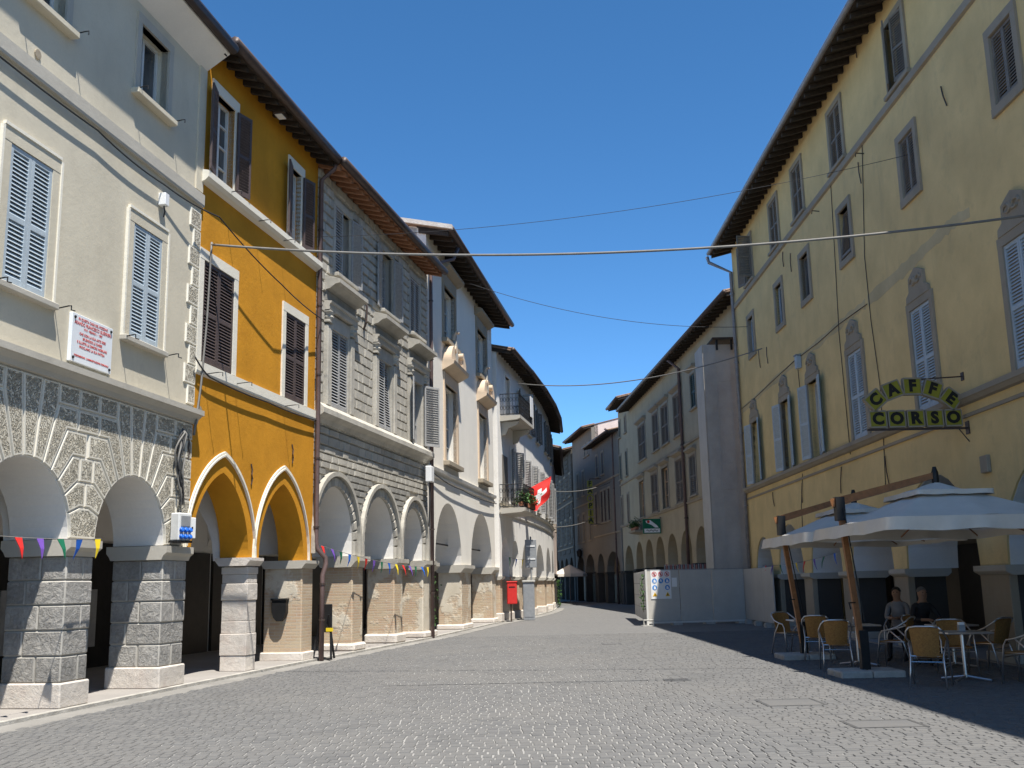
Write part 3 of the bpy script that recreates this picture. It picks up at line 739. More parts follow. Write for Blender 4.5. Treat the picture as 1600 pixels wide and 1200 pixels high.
# temporary power board with blue sockets, hung on the pier
s_, z_ = FA.px(282, 822, 0.15)
pbx = thing('power_board', 'white power distribution board with blue sockets on the stone pier', 'power board', FA.W(s_, -0.16, z_-0.25), FA.rot-0.25)
pbx.scale = (0.85, 0.85, 0.85); obj('casing', MB().bbox(-0.19, 0.19, -0.11, 0.11, 0, 0.55, 0.02), M['frame_w'], pbx)
obj('display', MB().box(-0.13, 0.13, -0.125, -0.11, 0.29, 0.49), M['greymetal'], pbx)
for i in range(3):
    for j in range(2):
        o = obj('socket', MB().lathe([(0.05, 0), (0.05, 0.05), (0.035, 0.06), (0.02, 0.06)], 12), M['blue'], pbx, (-0.12+0.12*i, -0.11, 0.07+0.13*j)); o.rotation_euler = (math.radians(65), 0, 0)
obj('open_door', MB().bbox(0.19, 0.42, -0.02, 0.03, 0.06, 0.48, 0.01), M['whitep'], pbx); obj('latch', MB().box(0.29, 0.32, -0.035, -0.02, 0.24, 0.29), M['black'], pbx)
obj('bracket', MB().box(-0.24, 0.20, -0.13, 0.09, -0.04, 0.0), M['black'], pbx)
# cable loops above it
rng = random.Random(3)
base = FA.W(s_+0.05, -0.07, 4.3); lp = thing('cable_bundle', 'bundle of looped pale cables hanging above the power board', 'cable', base, FA.rot)
for k in range(6):
    dx = rng.uniform(-0.22, 0.10); zt = rng.uniform(-0.25, 0.05); zb = rng.uniform(-1.15, -0.75)
    path = [(0.05, 0, 0.1)]+[(0.05+(dx-0.05)*math.sin(t*math.pi)*0.9+0.05*math.sin(t*9+k), -0.03-0.03*math.sin(t*5+k), 0.1+(zb-0.1)*t) for t in [i/14 for i in range(1, 15)]]+[(-0.05+0.03*k, -0.05, -1.22)]
    obj('cable', MB().tube(path, 0.016, 6), M['cable_l'] if k % 3 else M['cable'], lp, smooth=True)

# ================================================================== B: ochre house with pointed arches
LB = FB.L
bB = thing('ochre_house', 'ochre house with two pointed arches and dark brown shutters', 'building', (P1.x, P1.y, 0), FB.rot)
ZB = 2.25; TB = 0.6
archB = [(0.10, 2.45, ZB, 3.82, 'pointed', 14), (2.95, 5.33, ZB, 3.86, 'pointed', 14)]
wB1 = [FB.rect(314, 363, 412, 574), FB.rect(444, 475, 484, 625)]
wB1 = [(r[0], r[1], 5.76, 7.70) for r in wB1]
wB2 = [FB.rect(335, 366, 152, 260), FB.rect(453, 470, 270, 360)]
wB2 = [(wB2[0][0], wB2[0][1], 9.42, 11.2), (wB2[1][0], wB2[1][1], 9.42, 11.2)]
ZBE = 11.95
obj('wall', MB().plate(arcade_outline(0, LB, ZB, ZBE+0.3, archB), [rectp(*r) for r in wB1+wB2], 0.0, TB), M['ochre'], bB)
def arch_band(root, a, off, w, t, mt, name='arch_moulding', y=0.0, ztrim=None):
    a0, a1, zi, ap, kd, n = a
    inn = arch_pts(a0-off, a1+off, zi, ap+off*(1.25 if kd == 'pointed' else 1), kd, n)
    out = arch_pts(a0-off-w, a1+off+w, zi, ap+(off+w)*(1.25 if kd == 'pointed' else 1), kd, n)
    return obj(name, MB().plate(out+inn[::-1], [], y-t, y+0.02), M[mt], root)
for a in archB:
    arch_band(bB, a, 0.25, 0.03, 0.05, 'white'); arch_band(bB, a, 0.286, 0.035, 0.035, 'white')
# columns
obj('column', MB().bbox(2.50, 2.92, 0.03, 0.54, 0.05, 2.08, 0.02), M['pale_stone'], bB)
zc_ = [0.06, 0.36, 0.78, 1.02, 1.42, 1.75, 1.93, 2.07]
for k in range(7):
    z0 = zc_[k]; e = random.uniform(-0.012, 0.010)
    obj('column_block', MB().bbox(2.48-e, 2.94+e, 0.01-e, 0.56+e, z0, zc_[k+1]-0.003, 0.01), M['pale_stone'], bB)
obj('impost', MB().prof([(0.0, 2.09), (-0.05, 2.16), (-0.08, 2.19), (-0.08, 2.25), (0.66, 2.25), (0.66, 2.19), (0.58, 2.09)], 2.37, 3.03), M['pale_stone'], bB)
obj('impost', MB().prof([(0.0, 2.07), (-0.08, 2.17), (-0.1, 2.18), (-0.1, 2.25), (0.98, 2.25), (0.98, 2.18), (0.9, 2.07)], 5.24, LB+0.2), M['trimA'], bB)
obj('brick_pier', MB().bbox(5.33, LB+0.12, 0.02, 0.92, 0.05, 2.08, 0.02), M['brick'], bB)
obj('plinth', MB().bbox(5.28, LB+0.15, -0.04, 0.98, 0.05, 0.24, 0.02), M['pale_stone'], bB)
# bands
obj('string_course', MB().prof([(0.0, 5.50), (-0.05, 5.52), (-0.06, 5.56), (-0.06, 5.74), (0, 5.76)], -0.03, LB-0.02), M['white'], bB)
obj('string_course', MB().prof([(0.0, 9.16), (-0.10, 9.20), (-0.16, 9.26), (-0.16, 9.38), (0, 9.42)], -0.06, LB-0.02), M['white'], bB)
for i, (a, b, c, d) in enumerate(wB1):
    surround(bB, a, b, c, d, 0.17, 0.035, 'white', 0.2, False)
    w_ = (b-a)/2; shutter(bB, a+0.005, 0.0, c+0.01, d-0.01, w_-0.008, 'sh_brown', 0, 'L', 0.06, True); shutter(bB, b-0.005, 0.0, c+0.01, d-0.01, w_-0.008, 'sh_brown', 0, 'R', 0.06, True)
    obj('window_recess', MB().box(a, b, 0.12, 0.16, c, d), M['dark'], bB)
for i, (a, b, c, d) in enumerate(wB2):
    surround(bB, a, b, c, d, 0.16, 0.03, 'white', 0.22, False)
    window(bB, a, b, c, d, 0.16, 'frame_w', 2, 4, 0.05)
    w_ = max(0.42, (b-a)/2)
    shutter(bB, a-0.03, -0.06, c+0.02, d-0.02, w_, 'sh_brown', math.radians(165), 'L', 0.06)
    shutter(bB, b+0.03, -0.06, c+0.02, d-0.02, w_, 'sh_brown', math.radians(165), 'R', 0.06)
roof(bB, 0.02, LB-0.02, 0.5, ZBE, 9, 0.3, 0.38, 'wood_dark', 'wood_dark')
s_, z_ = FB.px(311, 642)
o = obj('round_vent', MB().lathe([(0.09, 0), (0.09, 0.015), (0.06, 0.016)], 14), M['trimR'], bB, (s_, -0.001, z_)); o.rotation_euler = (math.pi/2, 0, 0)
for (x, y) in ((293, 700), (392, 742), (456, 710)):          # iron anchor ties
    s_, z_ = FB.px(x, y); obj('anchor_tie', MB().tube([(s_-0.03, -0.015, z_+0.22), (s_, -0.03, z_+0.1), (s_-0.02, -0.03, z_), (s_+0.02, -0.03, z_-0.08), (s_, -0.015, z_-0.2)], 0.013), M['gutter'], bB)
for (s_, z_) in ((0.35, 5.55), (1.6, 5.6), (4.0, 5.55), (0.9, 9.3), (2.3, 9.2), (3.6, 9.2)):
    obj('iron_hook', MB().tube([(s_, 0, z_), (s_, -0.3, z_+0.02), (s_+0.03, -0.36, z_+0.02), (s_+0.03, -0.36, z_-0.05)], 0.009), M['black'], bB)
obj('arcade_back_wall', MB().box(0, LB, 4.2, 4.4, 0, 4.4), M['vault'], bB)
obj('arcade_ceiling', MB().box(0, LB, 0.6, 4.2, 4.15, 4.3), M['vault'], bB)
for (a, b) in ((0.1, 2.6), (2.8, 5.7)):
    obj('shop_window', MB().box(a, b, 4.1, 4.2, 0.06, 2.7), M['dark'], bB)  # near-black sheets, the unlit shop's shade is in their colour
    obj('display_card', MB().box(a+0.5, a+0.95, 4.06, 4.09, 0.5, 1.7), M['greymetal'], bB)
obj('inner_arch', MB().plate(arcade_outline(0, 3.6, 2.2, 4.14, [(0.15, 3.4, 2.2, 3.85, 'round', 14)]), [], -0.2, 0.2), M['vault'], bB, (2.7, 0.62, 0)).rotation_euler = (0, 0, math.pi/2)

# floodlight under the eaves of the ochre house
s_, z_ = FB.px(437, 178, 0.25)
fl = thing('floodlight', 'small floodlight fixed under the dark eaves of the ochre house', 'floodlight', FB.W(s_, -0.25, z_), FB.rot)
obj('housing', MB().bbox(-0.16, 0.16, -0.12, 0.1, -0.06, 0.06, 0.02), M['gutter'], fl); obj('lens', MB().box(-0.13, 0.13, -0.1, 0.06, -0.072, -0.06), M['whitep'], fl); obj('arm', MB().tube([(0, 0.05, 0.03), (0, 0.26, 0.12)], 0.015), M['black'], fl)
# black half-round basket on the brick pier (near face looks down the street)
bk = thing('wall_basket', 'black metal wall basket on the brick pier of the ochre house', 'basket', FB.W(5.32, 0.50, 0.92), FB.rot-math.pi/2)
pr = [(-0.17, 0.48), (0.17, 0.48), (0.17, 0.2), (0.13, 0.08), (0.05, 0.0), (-0.05, 0.0), (-0.13, 0.08), (-0.17, 0.2)]
obj('body', MB().plate(pr, [], -0.14, 0.0), M['black'], bk); obj('rim', MB().box(-0.19, 0.19, -0.16, 0.0, 0.46, 0.5), M['black'], bk)
# brown downpipe between ochre and stone houses
dp = thing('downpipe', 'brown downpipe between the ochre house and the grey stone house', 'downpipe', FB.W(LB-0.02, -0.13, 0.02), FB.rot)
obj('pipe', MB().tube([(0, -0.35, 11.9), (0, -0.3, 11.75), (0, 0.03, 11.5), (0, 0.03, 2.65), (0, 0.0, 2.5), (0.1, -0.16, 2.3), (0.1, -0.18, 2.15), (0, -0.14, 1.9), (0, -0.14, 0.0)], 0.055, 10), M['pipe'], dp, smooth=True)
for z_ in (10.2, 8.3, 6.6, 4.6, 3.0): obj('clamp', MB().lathe([(0.072, -0.02), (0.072, 0.02)], 10), M['gutter'], dp, (0, 0.03, z_))
for z_ in (1.7, 0.9): obj('clamp', MB().lathe([(0.07, -0.02), (0.07, 0.02)], 10), M['gutter'], dp, (0, -0.14, z_))

# ================================================================== C: grey ashlar palazzo
LC = FC.L
bC = thing('stone_palazzo', 'weathered grey ashlar palazzo with three round arches', 'building', (P2.x, P2.y, 0), FC.rot)
ZC = 2.42; TC = 0.85; ZCE = 11.9
archC = [(0.18, 2.72, ZC, 4.08, 'round', 20), (3.50, 6.12, ZC, 4.08, 'round', 20), (6.92, 9.0, ZC, 3.98, 'round', 20)]
wC1 = [(0.95, 2.1, 6.02, 8.0), (4.55, 5.70, 6.02, 8.0), (7.75, 8.85, 6.02, 8.0)]
wC2 = [(1.15, 2.25, 9.45, 11.3), (4.75, 5.85, 9.45, 11.3), (7.6, 8.6, 9.45, 11.3)]
obj('wall', MB().plate(arcade_outline(0.0, LC, ZC, ZCE+0.35, archC), [rectp(*r) for r in wC1+wC2], 0.03, TC), M['mortar'], bC)
obj('vault_lining', MB().plate(arcade_outline(0.02, LC, ZC, 4.6, [(a[0]+0.012, a[1]-0.012, ZC+0.001, a[3]-0.012, 'round', 20) for a in archC]), [], 0.05, TC+0.5), M['vault'], bC)
# archivolts: voussoirs and hood mould
for a in archC:
    a0, a1, zi, ap, kd, n = a; c_ = (a0+a1)/2; w_ = (a1-a0)/2; zc = ap-w_
    nv = 17
    for k in range(nv):
        t0, t1 = math.pi*(k+0.04)/nv, math.pi*(k+0.96)/nv
        P = [(c_+w_*math.cos(t0), zc+w_*math.sin(t0)), (c_+(w_+0.24)*math.cos(t0), zc+(w_+0.24)*math.sin(t0)), (c_+(w_+0.24)*math.cos(t1), zc+(w_+0.24)*math.sin(t1)), (c_+w_*math.cos(t1), zc+w_*math.sin(t1))]
        obj('voussoir', MB().cushion(P, 0.03, 0.06, 0), [M['stoneC'], M['stoneC']], bC)
    if zc > zi+0.05:
        for x0 in (a0-0.24, a1): obj('voussoir', MB().cushion(rectp(x0+0.005, x0+0.235, zi, zc), 0.03, 0.06, 0), [M['stoneC'], M['stoneC']], bC)
    inn = [(c_+(w_+0.25)*math.cos(math.pi*i/24), zc+(w_+0.25)*math.sin(math.pi*i/24)) for i in range(25)]; out_ = [(c_+(w_+0.36)*math.cos(math.pi*i/24), zc+(w_+0.36)*math.sin(math.pi*i/24)) for i in range(25)]
    x0 = max(0.01, c_-w_-0.36); out_ = [(max(p[0], 0.01), p[1]) for p in out_]
    obj('hood_mould', MB().plate([(out_[0][0], zi)]+out_+[(out_[-1][0], zi), (inn[-1][0], zi)]+inn[::-1]+[(inn[0][0], zi)], [], -0.10, 0.03), M['stoneC'], bC)
# coursed blocks
cand = []
def clip_blocks(z0, z1, lo, hi, wmin, wmax, rel, mt):
    s = lo-random.uniform(0, wmin)
    while s < hi:
        w_ = random.uniform(wmin, wmax); a, b = max(s, lo), min(s+w_, hi); s += w_
        if hi-b < wmin*0.4: b = hi; s = hi
        if b-a > 0.05: cand.append((a+0.007, b-0.007, z0+0.006, z1-0.006, rel, mt))
def spans(z0, z1):
    """free spans along the facade between openings at a course"""
    blk = []
    for (a0, a1, zi, ap, kd, n) in archC:
        c_ = (a0+a1)/2; w_ = (a1-a0)/2+0.37; zc = ap-(a1-a0)/2; zm = z0
        if zm < zc+w_: 
            hw = w_ if zm < zc else math.sqrt(max(0, w_*w_-(zm-zc)**2)); blk.append((c_-hw, c_+hw))
    for (a, b, c, d) in wC1:
        if z1 > 5.9 and z0 < 8.75: blk.append((a-0.42, b+0.42))
    for (a, b, c, d) in wC2:
        if z1 > c-0.12 and z0 < d+0.2: blk.append((a-0.17, b+0.17))
    blk.sort(); x = 0.0; out = []
    for a, b in blk:
        if a-x > 0.06: out.append((x, a))
        x = max(x, b)
    if LC-x > 0.06: out.append((x, LC))
    return out
z = ZC
while z < 5.55:
    h_ = 0.17 if z < 4.5 else (0.26 if 4.85 < z < 5.2 else 0.19); h_ = min(h_, 5.56-z)
    for a, b in spans(z, z+h_): clip_blocks(z, z+h_, a, b, 0.30, 0.75, 0.05, 'stoneCd' if z < 4.4 else 'stoneC')
    z += h_
z = 6.0
while z < 11.75:
    h_ = 0.255
    for a, b in spans(z, z+h_): clip_blocks(z, z+h_, a, b, 0.32, 0.6, 0.045 if z < 8.7 else 0.075, 'stoneC')
    z += h_
cand.sort(key=lambda q: -((q[1]-q[0])*(q[3]-q[2]))/(25+q[0])**3)
rest = {'stoneC': MB(), 'stoneCd': MB()}
for i, (a, b, c, d, rel, mt) in enumerate(cand):
    if i < 290:
        m_ = (a+b)/2; obj('ashlar_block', MB().cushion(rectp(a-m_, b-m_, c, d), 0.03, rel+random.uniform(-0.01, 0.01), 0), [M[mt], M[mt]], bC, (m_, 0, 0))
    else: rest[mt].cushion(rectp(a, b, c, d), 0.03, rel, 0, 0)
for k, mb in rest.items():
    if mb.v: obj('small_ashlar_blocks', mb, M[k], bC, kind='stuff')
obj('cornice', MB().prof([(0.03, 5.50), (-0.05, 5.52), (-0.10, 5.62), (-0.22, 5.70), (-0.24, 5.72), (-0.24, 5.84), (-0.16, 5.92), (-0.05, 6.0), (0.03, 6.0)], 0.0, LC+0.05), M['stoneC'], bC)
for i, (a, b, c, d) in enumerate(wC1):       # aedicule window surrounds
    for x0 in (a-0.36, b+0.12): 
        obj('pilaster', MB().bbox(x0, x0+0.24, -0.09, 0.05, 6.0, 8.02, 0.012), M['stoneC'], bC)
        cp = MB(); cp.bbox(x0-0.03, x0+0.27, -0.13, 0.05, 8.06, 8.12, 0.01); cp.lathe([(0.10, 0), (0.15, 0.10), (0.13, 0.14), (0.17, 0.22)], 10, (x0+0.12, -0.03, 8.10)); cp.bbox(x0-0.05, x0+0.29, -0.16, 0.05, 8.31, 8.36, 0.01)
        obj('capital', cp, M['stoneC'], bC)
    obj('window_surround', MB().plate(rectp(a-0.11, b+0.11, 6.0, 8.33), [rectp(a, b, 6.01, 7.98)], -0.05, 0.04), M['stoneC'], bC)
    obj('entablature', MB().prof([(0.03, 8.37), (-0.14, 8.37), (-0.16, 8.43), (-0.13, 8.44), (-0.15, 8.52), (-0.18, 8.53), (-0.2, 8.58), (0.03, 8.62)], a-0.42, b+0.42), M['stoneC'], bC)
    obj('window_hood', MB().prof([(0.03, 8.86), (-0.16, 8.9), (-0.30, 9.0), (-0.42, 9.02), (-0.42, 9.12), (-0.25, 9.18), (0.03, 9.25)], a-0.46, b+0.46), M['stoneC'], bC)
    obj('frieze', MB().box(a-0.42, b+0.42, -0.06, 0.035, 8.62, 8.87), M['stoneCd'], bC)
    w_ = (b-a)/2
    obj('window_recess', MB().box(a, b, 0.22, 0.26, c, d), M['dark'], bC)
    if i < 2:
        shutter(bC, a+0.005, 0.0, c+0.01, d-0.02, w_-0.008, 'sh_grey', 0, 'L', 0.075, False, 0.05, 0)
        shutter(bC, b-0.005, 0.0, c+0.01, d-0.02, w_-0.008, 'sh_grey', 0.0 if i == 0 else 0.05, 'R', 0.075, False, 0.05, 0, tilt=0.0 if i == 0 else -0.06)
    else:
        window(bC, a, b, c, d, 0.18, 'sh_grey', 2, 3)
        shutter(bC, b+0.02, -0.1, c+0.01, d-0.02, w_+0.1, 'sh_grey', math.radians(150), 'R', 0.075, False, 0.05, 0)
        shutter(bC, a-0.02, -0.1, c+0.01, d-0.02, w_, 'sh_grey', math.radians(165), 'L', 0.075, False, 0.05, 0)
for i, (a, b, c, d) in enumerate(wC2):
    surround(bC, a, b, c, d, 0.14, 0.03, 'stoneC', 0.18, True, 0.1, None, 0.2)
    window(bC, a, b, c, d, 0.25, 'sh_grey', 2, 3)
    w_ = (b-a)/2
    if i != 1: shutter(bC, a+0.005, 0.0, c+0.01, d-0.02, w_-0.008, 'sh_grey', 0, 'L', 0.075, False, 0.05, 0)
    else: shutter(bC, a-0.01, -0.05, c+0.01, d-0.02, w_, 'sh_grey', math.radians(172), 'L', 0.075, False, 0.05, 0)
    if i == 2: shutter(bC, b-0.005, 0.0, c+0.01, d-0.02, w_-0.008, 'sh_grey', 0, 'R', 0.075, False, 0.05, 0)
    else: shutter(bC, b+0.01, -0.05, c+0.01, d-0.02, w_, 'sh_grey', math.radians(170), 'R', 0.075, False, 0.05, 0)
# worn brick piers
for k, (a, b) in enumerate(((2.72, 3.50), (6.12, 6.92), (9.0, LC+0.5))):
    obj('brick_pier', MB().bbox(a, b, 0.02, TC, 0.05, 2.16, 0.03), M['brick' if k == 0 else 'brick2'], bC)
    obj('plinth', MB().bbox(a-0.07, b+0.07, -0.07, TC+0.06, 0.05, 0.32 if k == 1 else 0.25, 0.05), M['pale_stone'], bC)
    obj('impost', MB().prof([(0.02, 2.14), (-0.10, 2.28), (-0.14, 2.30), (-0.14, 2.42), (TC+0.1, 2.42), (TC+0.1, 2.30), (TC, 2.14)], a-0.13, b+0.13), M['stoneC'], bC)
roof(bC, -0.05, LC+0.02, 0.62, ZCE, 9, 0.28, 0.42, 'wood_red', 'wood_red', 'gutter', 0.15, rw=0.13)
obj('arcade_back_wall', MB().box(0, LC, 4.2, 4.4, 0, 4.6), M['vault'], bC)
obj('arcade_ceiling', MB().box(0, LC, TC+0.5, 4.2, 4.4, 4.55), M['vault'], bC)
for (a, b) in ((0.1, 3.0), (3.2, 6.2), (6.4, 9.2)): obj('dark_shopfront', MB().box(a, b, 4.12, 4.2, 0.06, 2.6), M['door'], bC)
for k, s_ in enumerate((3.1, 6.5)):
    obj('inner_arch', MB().plate(arcade_outline(0, 3.0, 2.3, 4.4, [(0.1, 2.9, 2.3, 3.8, 'round', 12)]), [], -0.15, 0.15), M['vault'], bC, (s_, TC+0.5, 0)).rotation_euler = (0, 0, math.pi/2)
# iron torch holder between first windows
s_, z_ = FC.px(572, 490, 0.1)
obj('iron_anchor', MB().tube([(s_, -0.02, z_+0.45), (s_+0.02, -0.12, z_+0.2), (s_, -0.12, z_), (s_-0.03, -0.12, z_-0.25), (s_+0.03, -0.02, z_-0.45)], 0.03, 6), M['gutter'], bC)

# ================================================================== D: pale beige house with two wide arches
LD = FD.L
bD = thing('beige_house', 'tall pale beige house with scroll pediments over two long windows', 'building', (P3.x, P3.y, 0), FD.rot)
ZD = 2.38; TD = 0.9; ZDE = 13.35
archD = [(1.08, 5.44, ZD, 4.48, 'round', 20), (7.26, 11.95, ZD, 4.52, 'round', 20)]
def rr(f, *a, z=None):
    r = f.rect(*a); return (r[0], r[1], z[0] if z else r[2], z[1] if z else r[3])
wD1 = [rr(FD, 695, 713, 606, 722, z=(5.92, 8.7)), rr(FD, 748, 760, 646, 745, z=(5.92, 8.7))]
wD2 = [rr(FD, 692, 709, 425, 507, z=(10.3, 12.3)), rr(FD, 744, 758, 480, 556, z=(10.3, 12.3))]
obj('wall', MB().plate(arcade_outline(0.02, LD, ZD, ZDE+0.3, archD), [rectp(*r) for r in wD1+wD2], 0.0, TD), M['plasterD'], bD)
obj('vault_lining', MB().plate(arcade_outline(0.03, LD-0.01, ZD, 4.8, [(a[0]+0.012, a[1]-0.012, ZD+0.001, a[3]-0.012, 'round', 20) for a in archD]), [], 0.03, TD+0.6), M['vault'], bD)
obj('string_course', MB().prof([(0, 5.18), (-0.05, 5.2), (-0.06, 5.26), (0, 5.27)], 0.1, LD), M['plasterD'], bD)
obj('string_course', MB().prof([(0, 5.36), (-0.10, 5.40), (-0.12, 5.5), (0, 5.53)], 0.1, LD+0.03), M['plasterD'], bD)
def scroll_pediment(root, a, b, z, mt):
    c_ = (a+b)/2; w_ = (b-a)/2+0.35
    obj('pediment_base', MB().prof([(0, z), (-0.2, z+0.1), (-0.42, z+0.22), (-0.45, z+0.34), (0, z+0.40)], c_-w_, c_+w_), M[mt], root)
    for sg in (-1, 1):
        P = []
        for i in range(13):
            t = i/12; P.append((c_+sg*(w_-0.5*w_*(1-math.cos(t*math.pi/2))), z+0.36+0.62*math.sin(t*math.pi/2)))
        Q = [(c_+sg*w_*0.44, z+0.36), (c_+sg*w_*0.44, z+0.80)]
        obj('pediment_scroll', MB().plate(P+Q[::-1], [], -0.34, 0.0), M[mt], root)
        vol = [(c_+sg*w_*0.46+0.13*math.cos(q*math.pi/6), z+0.86+0.13*math.sin(q*math.pi/6)) for q in range(12)]
        obj('volute', MB().plate(vol, [], -0.38, -0.02), M[mt], root)
    sh = [(c_-0.2, z+0.45), (c_+0.2, z+0.45), (c_+0.26, z+0.85), (c_+0.12, z+1.15), (c_, z+1.45), (c_-0.12, z+1.15), (c_-0.26, z+0.85)]
    obj('shield', MB().plate(sh, [], -0.26, 0.0), M['trimA'], root); obj('finial', MB().tube([(c_, -0.12, z+1.35), (c_, -0.16, z+1.55), (c_+0.02, -0.26, z+1.68), (c_, -0.34, z+1.6)], [0.1, 0.08, 0.07, 0.05], 6), M[mt], root)
M['peach'] = plaster('peach_stone', (0.66, 0.52, 0.38), 0.15, 0.5)
for i, (a, b, c, d) in enumerate(wD1):
    surround(bD, a, b, c, d, 0.22, 0.05, 'peach', 0.4, True, 0.16, 'trimR', 0.22)
    window(bD, a, b, c, d, 0.30, 'frame_w', 2, 4)
    scroll_pediment(bD, a, b, d+0.42, 'peach')
for i, (a, b, c, d) in enumerate(wD2):
    surround(bD, a, b, c, d, 0.2, 0.06, 'trimR', 0.45, True, 0.16, 'trimR', 0.22)
    obj('window_hood', MB().prof([(0, d+0.45), (-0.15, d+0.5), (-0.34, d+0.6), (-0.34, d+0.7), (0, d+0.8)], a-0.4, b+0.4), M['trimR'], bD)
    window(bD, a, b, c, d, 0.28, 'frame_w', 2, 3)
for k, (a, b) in enumerate(((0.45, 1.08), (5.44, 7.26), (11.95, LD+0.25))):
    obj('plaster_pier', MB().bbox(a, b, 0.02, TD, 0.05, 2.12, 0.03), M['brick2'], bD)
    obj('plinth', MB().bbox(a-0.06, b+0.06, -0.06, TD+0.06, 0.05, 0.24, 0.04), M['pale_stone'], bD)
    obj('impost', MB().prof([(0.02, 2.10), (-0.10, 2.24), (-0.13, 2.26), (-0.13, 2.38), (TD+0.1, 2.38), (TD+0.1, 2.26), (TD, 2.10)], a-0.12, b+0.12), M['trimA'], bD)
for a in archD: obj('tie_rod', MB().tube([(a[0]-0.05, 0.5, 3.1), (a[1]+0.05, 0.5, 3.1)], 0.03), M['black'], bD)
roof(bD, -0.1, LD+0.5, 0.85, ZDE, 9, 0.22, 0.6, 'wood_dark', 'wood_dark', 'gutter', 0.18)
gable(bD, 0.02, ZDE, 0.85, 9, 0.22, 'plasterD', 8.0); gable(bD, LD, ZDE, 0.85, 9, 0.22, 'plasterD', 4.0, 0.3, -1)
obj('verge_tiles', MB().prof([(-0.95, ZDE+0.02), (-0.95, ZDE+0.17), (4.5, ZDE+0.17+0.22*5.4), (4.5, ZDE+0.02+0.22*5.4)], -0.22, 0.1), M['pale_stone'], bD)
obj('arcade_back_wall', MB().box(0, LD, 4.4, 4.6, 0, 4.9), M['vault'], bD)
obj('arcade_ceiling', MB().box(0, LD, TD+0.6, 4.4, 4.75, 4.9), M['vault'], bD)
for (a, b) in ((0.3, 3.6), (3.8, 7.4), (7.6, 12)): obj('dark_shopfront', MB().box(a, b, 4.3, 4.4, 0.06, 2.6), M['door'], bD)
# downpipe at the corner of stone palazzo and beige house, meter box
dp = thing('downpipe', 'purple brown downpipe at the left corner of the beige house', 'downpipe', FD.W(0.18, -0.12, 0.02), FD.rot)
obj('pipe', MB().tube([(1.2, -0.7, 13.2), (0.9, -0.6, 12.7), (0.1, 0.02, 12.3), (0.0, 0.0, 12.0), (0, 0, 0)], 0.06, 10), M['pipe'], dp, smooth=True)
for z_ in (11, 9, 7, 5.2, 3.4, 1.4): obj('clamp', MB().lathe([(0.08, -0.02), (0.08, 0.02)], 10), M['gutter'], dp, (0, 0, z_))
s_, z_ = FD.px(671, 741, 0.2)
mt_ = thing('meter_box', 'small white junction box on the downpipe by the beige house', 'box', FD.W(s_, -0.21, z_-0.25), FD.rot)
obj('casing', MB().bbox(-0.2, 0.2, -0.1, 0.1, 0, 0.5, 0.02), M['whitep'], mt_); obj('cable', MB().tube([(0, 0, 0), (0.02, 0, -0.6), (0.08, 0.06, -1.4)], 0.025), M['cable'], mt_)

# ================================================================== E: curved pale house
FE = [Fac(PE[i], PE[i+1]) for i in range(5)]
bE = thing('curved_house', 'pale grey curved house with balcony following the bend of the street', 'building', (PE[0].x, PE[0].y, 0), FE[0].rot)
ME = bE.matrix_basis if False else Matrix.Translation((PE[0].x, PE[0].y, 0)) @ Matrix.Rotation(FE[0].rot, 4, 'Z')
class Sub:                                   # adapter: parts of one facet are placed in the building's own frame
    pass
def facet_begin(): return set(bE.children)
def facet_end(f, before):
    mt = ME.inverted() @ Matrix.Translation((f.a.x, f.a.y, 0)) @ Matrix.Rotation(f.rot, 4, 'Z')
    for o in bE.children:
        if o not in before:
            loc = Matrix.LocRotScale(o.location, o.rotation_euler, o.scale); o.matrix_basis = mt @ loc
ZE_ = 2.0; ZEE = 12.1
E_arch = [[(0.5, 2.2, ZE_, 3.75, 'round', 12), (3.0, 4.6, ZE_, 3.7, 'round', 12)], [(0.5, 4.3, ZE_, 3.8, 'round', 14)], [(0.4, 4.2, ZE_, 3.8, 'round', 14)], [(0.4, 4.2, ZE_, 3.8, 'round', 14)], [(0.5, 4.6, ZE_, 3.8, 'round', 14)]]
E_w1 = [[(3.2, 4.3, 5.55, 8.0)], [(0.6, 1.7, 5.55, 7.9), (3.4, 4.4, 5.55, 7.9)], [(1.6, 2.6, 5.55, 7.9)], [(1.0, 2.1, 5.55, 7.9), (3.6, 4.5, 5.55, 7.9)], [(2, 3, 5.55, 7.9)]]
E_w2 = [[(2.0, 3.1, 9.3, 11.4)], [(0.5, 1.6, 9.5, 11.3), (3.5, 4.5, 9.5, 11.3)], [(1.8, 2.8, 9.5, 11.3)], [(1.2, 2.2, 9.5, 11.3), (3.6, 4.5, 9.5, 11.3)], [(2, 3, 9.5, 11.3)]]
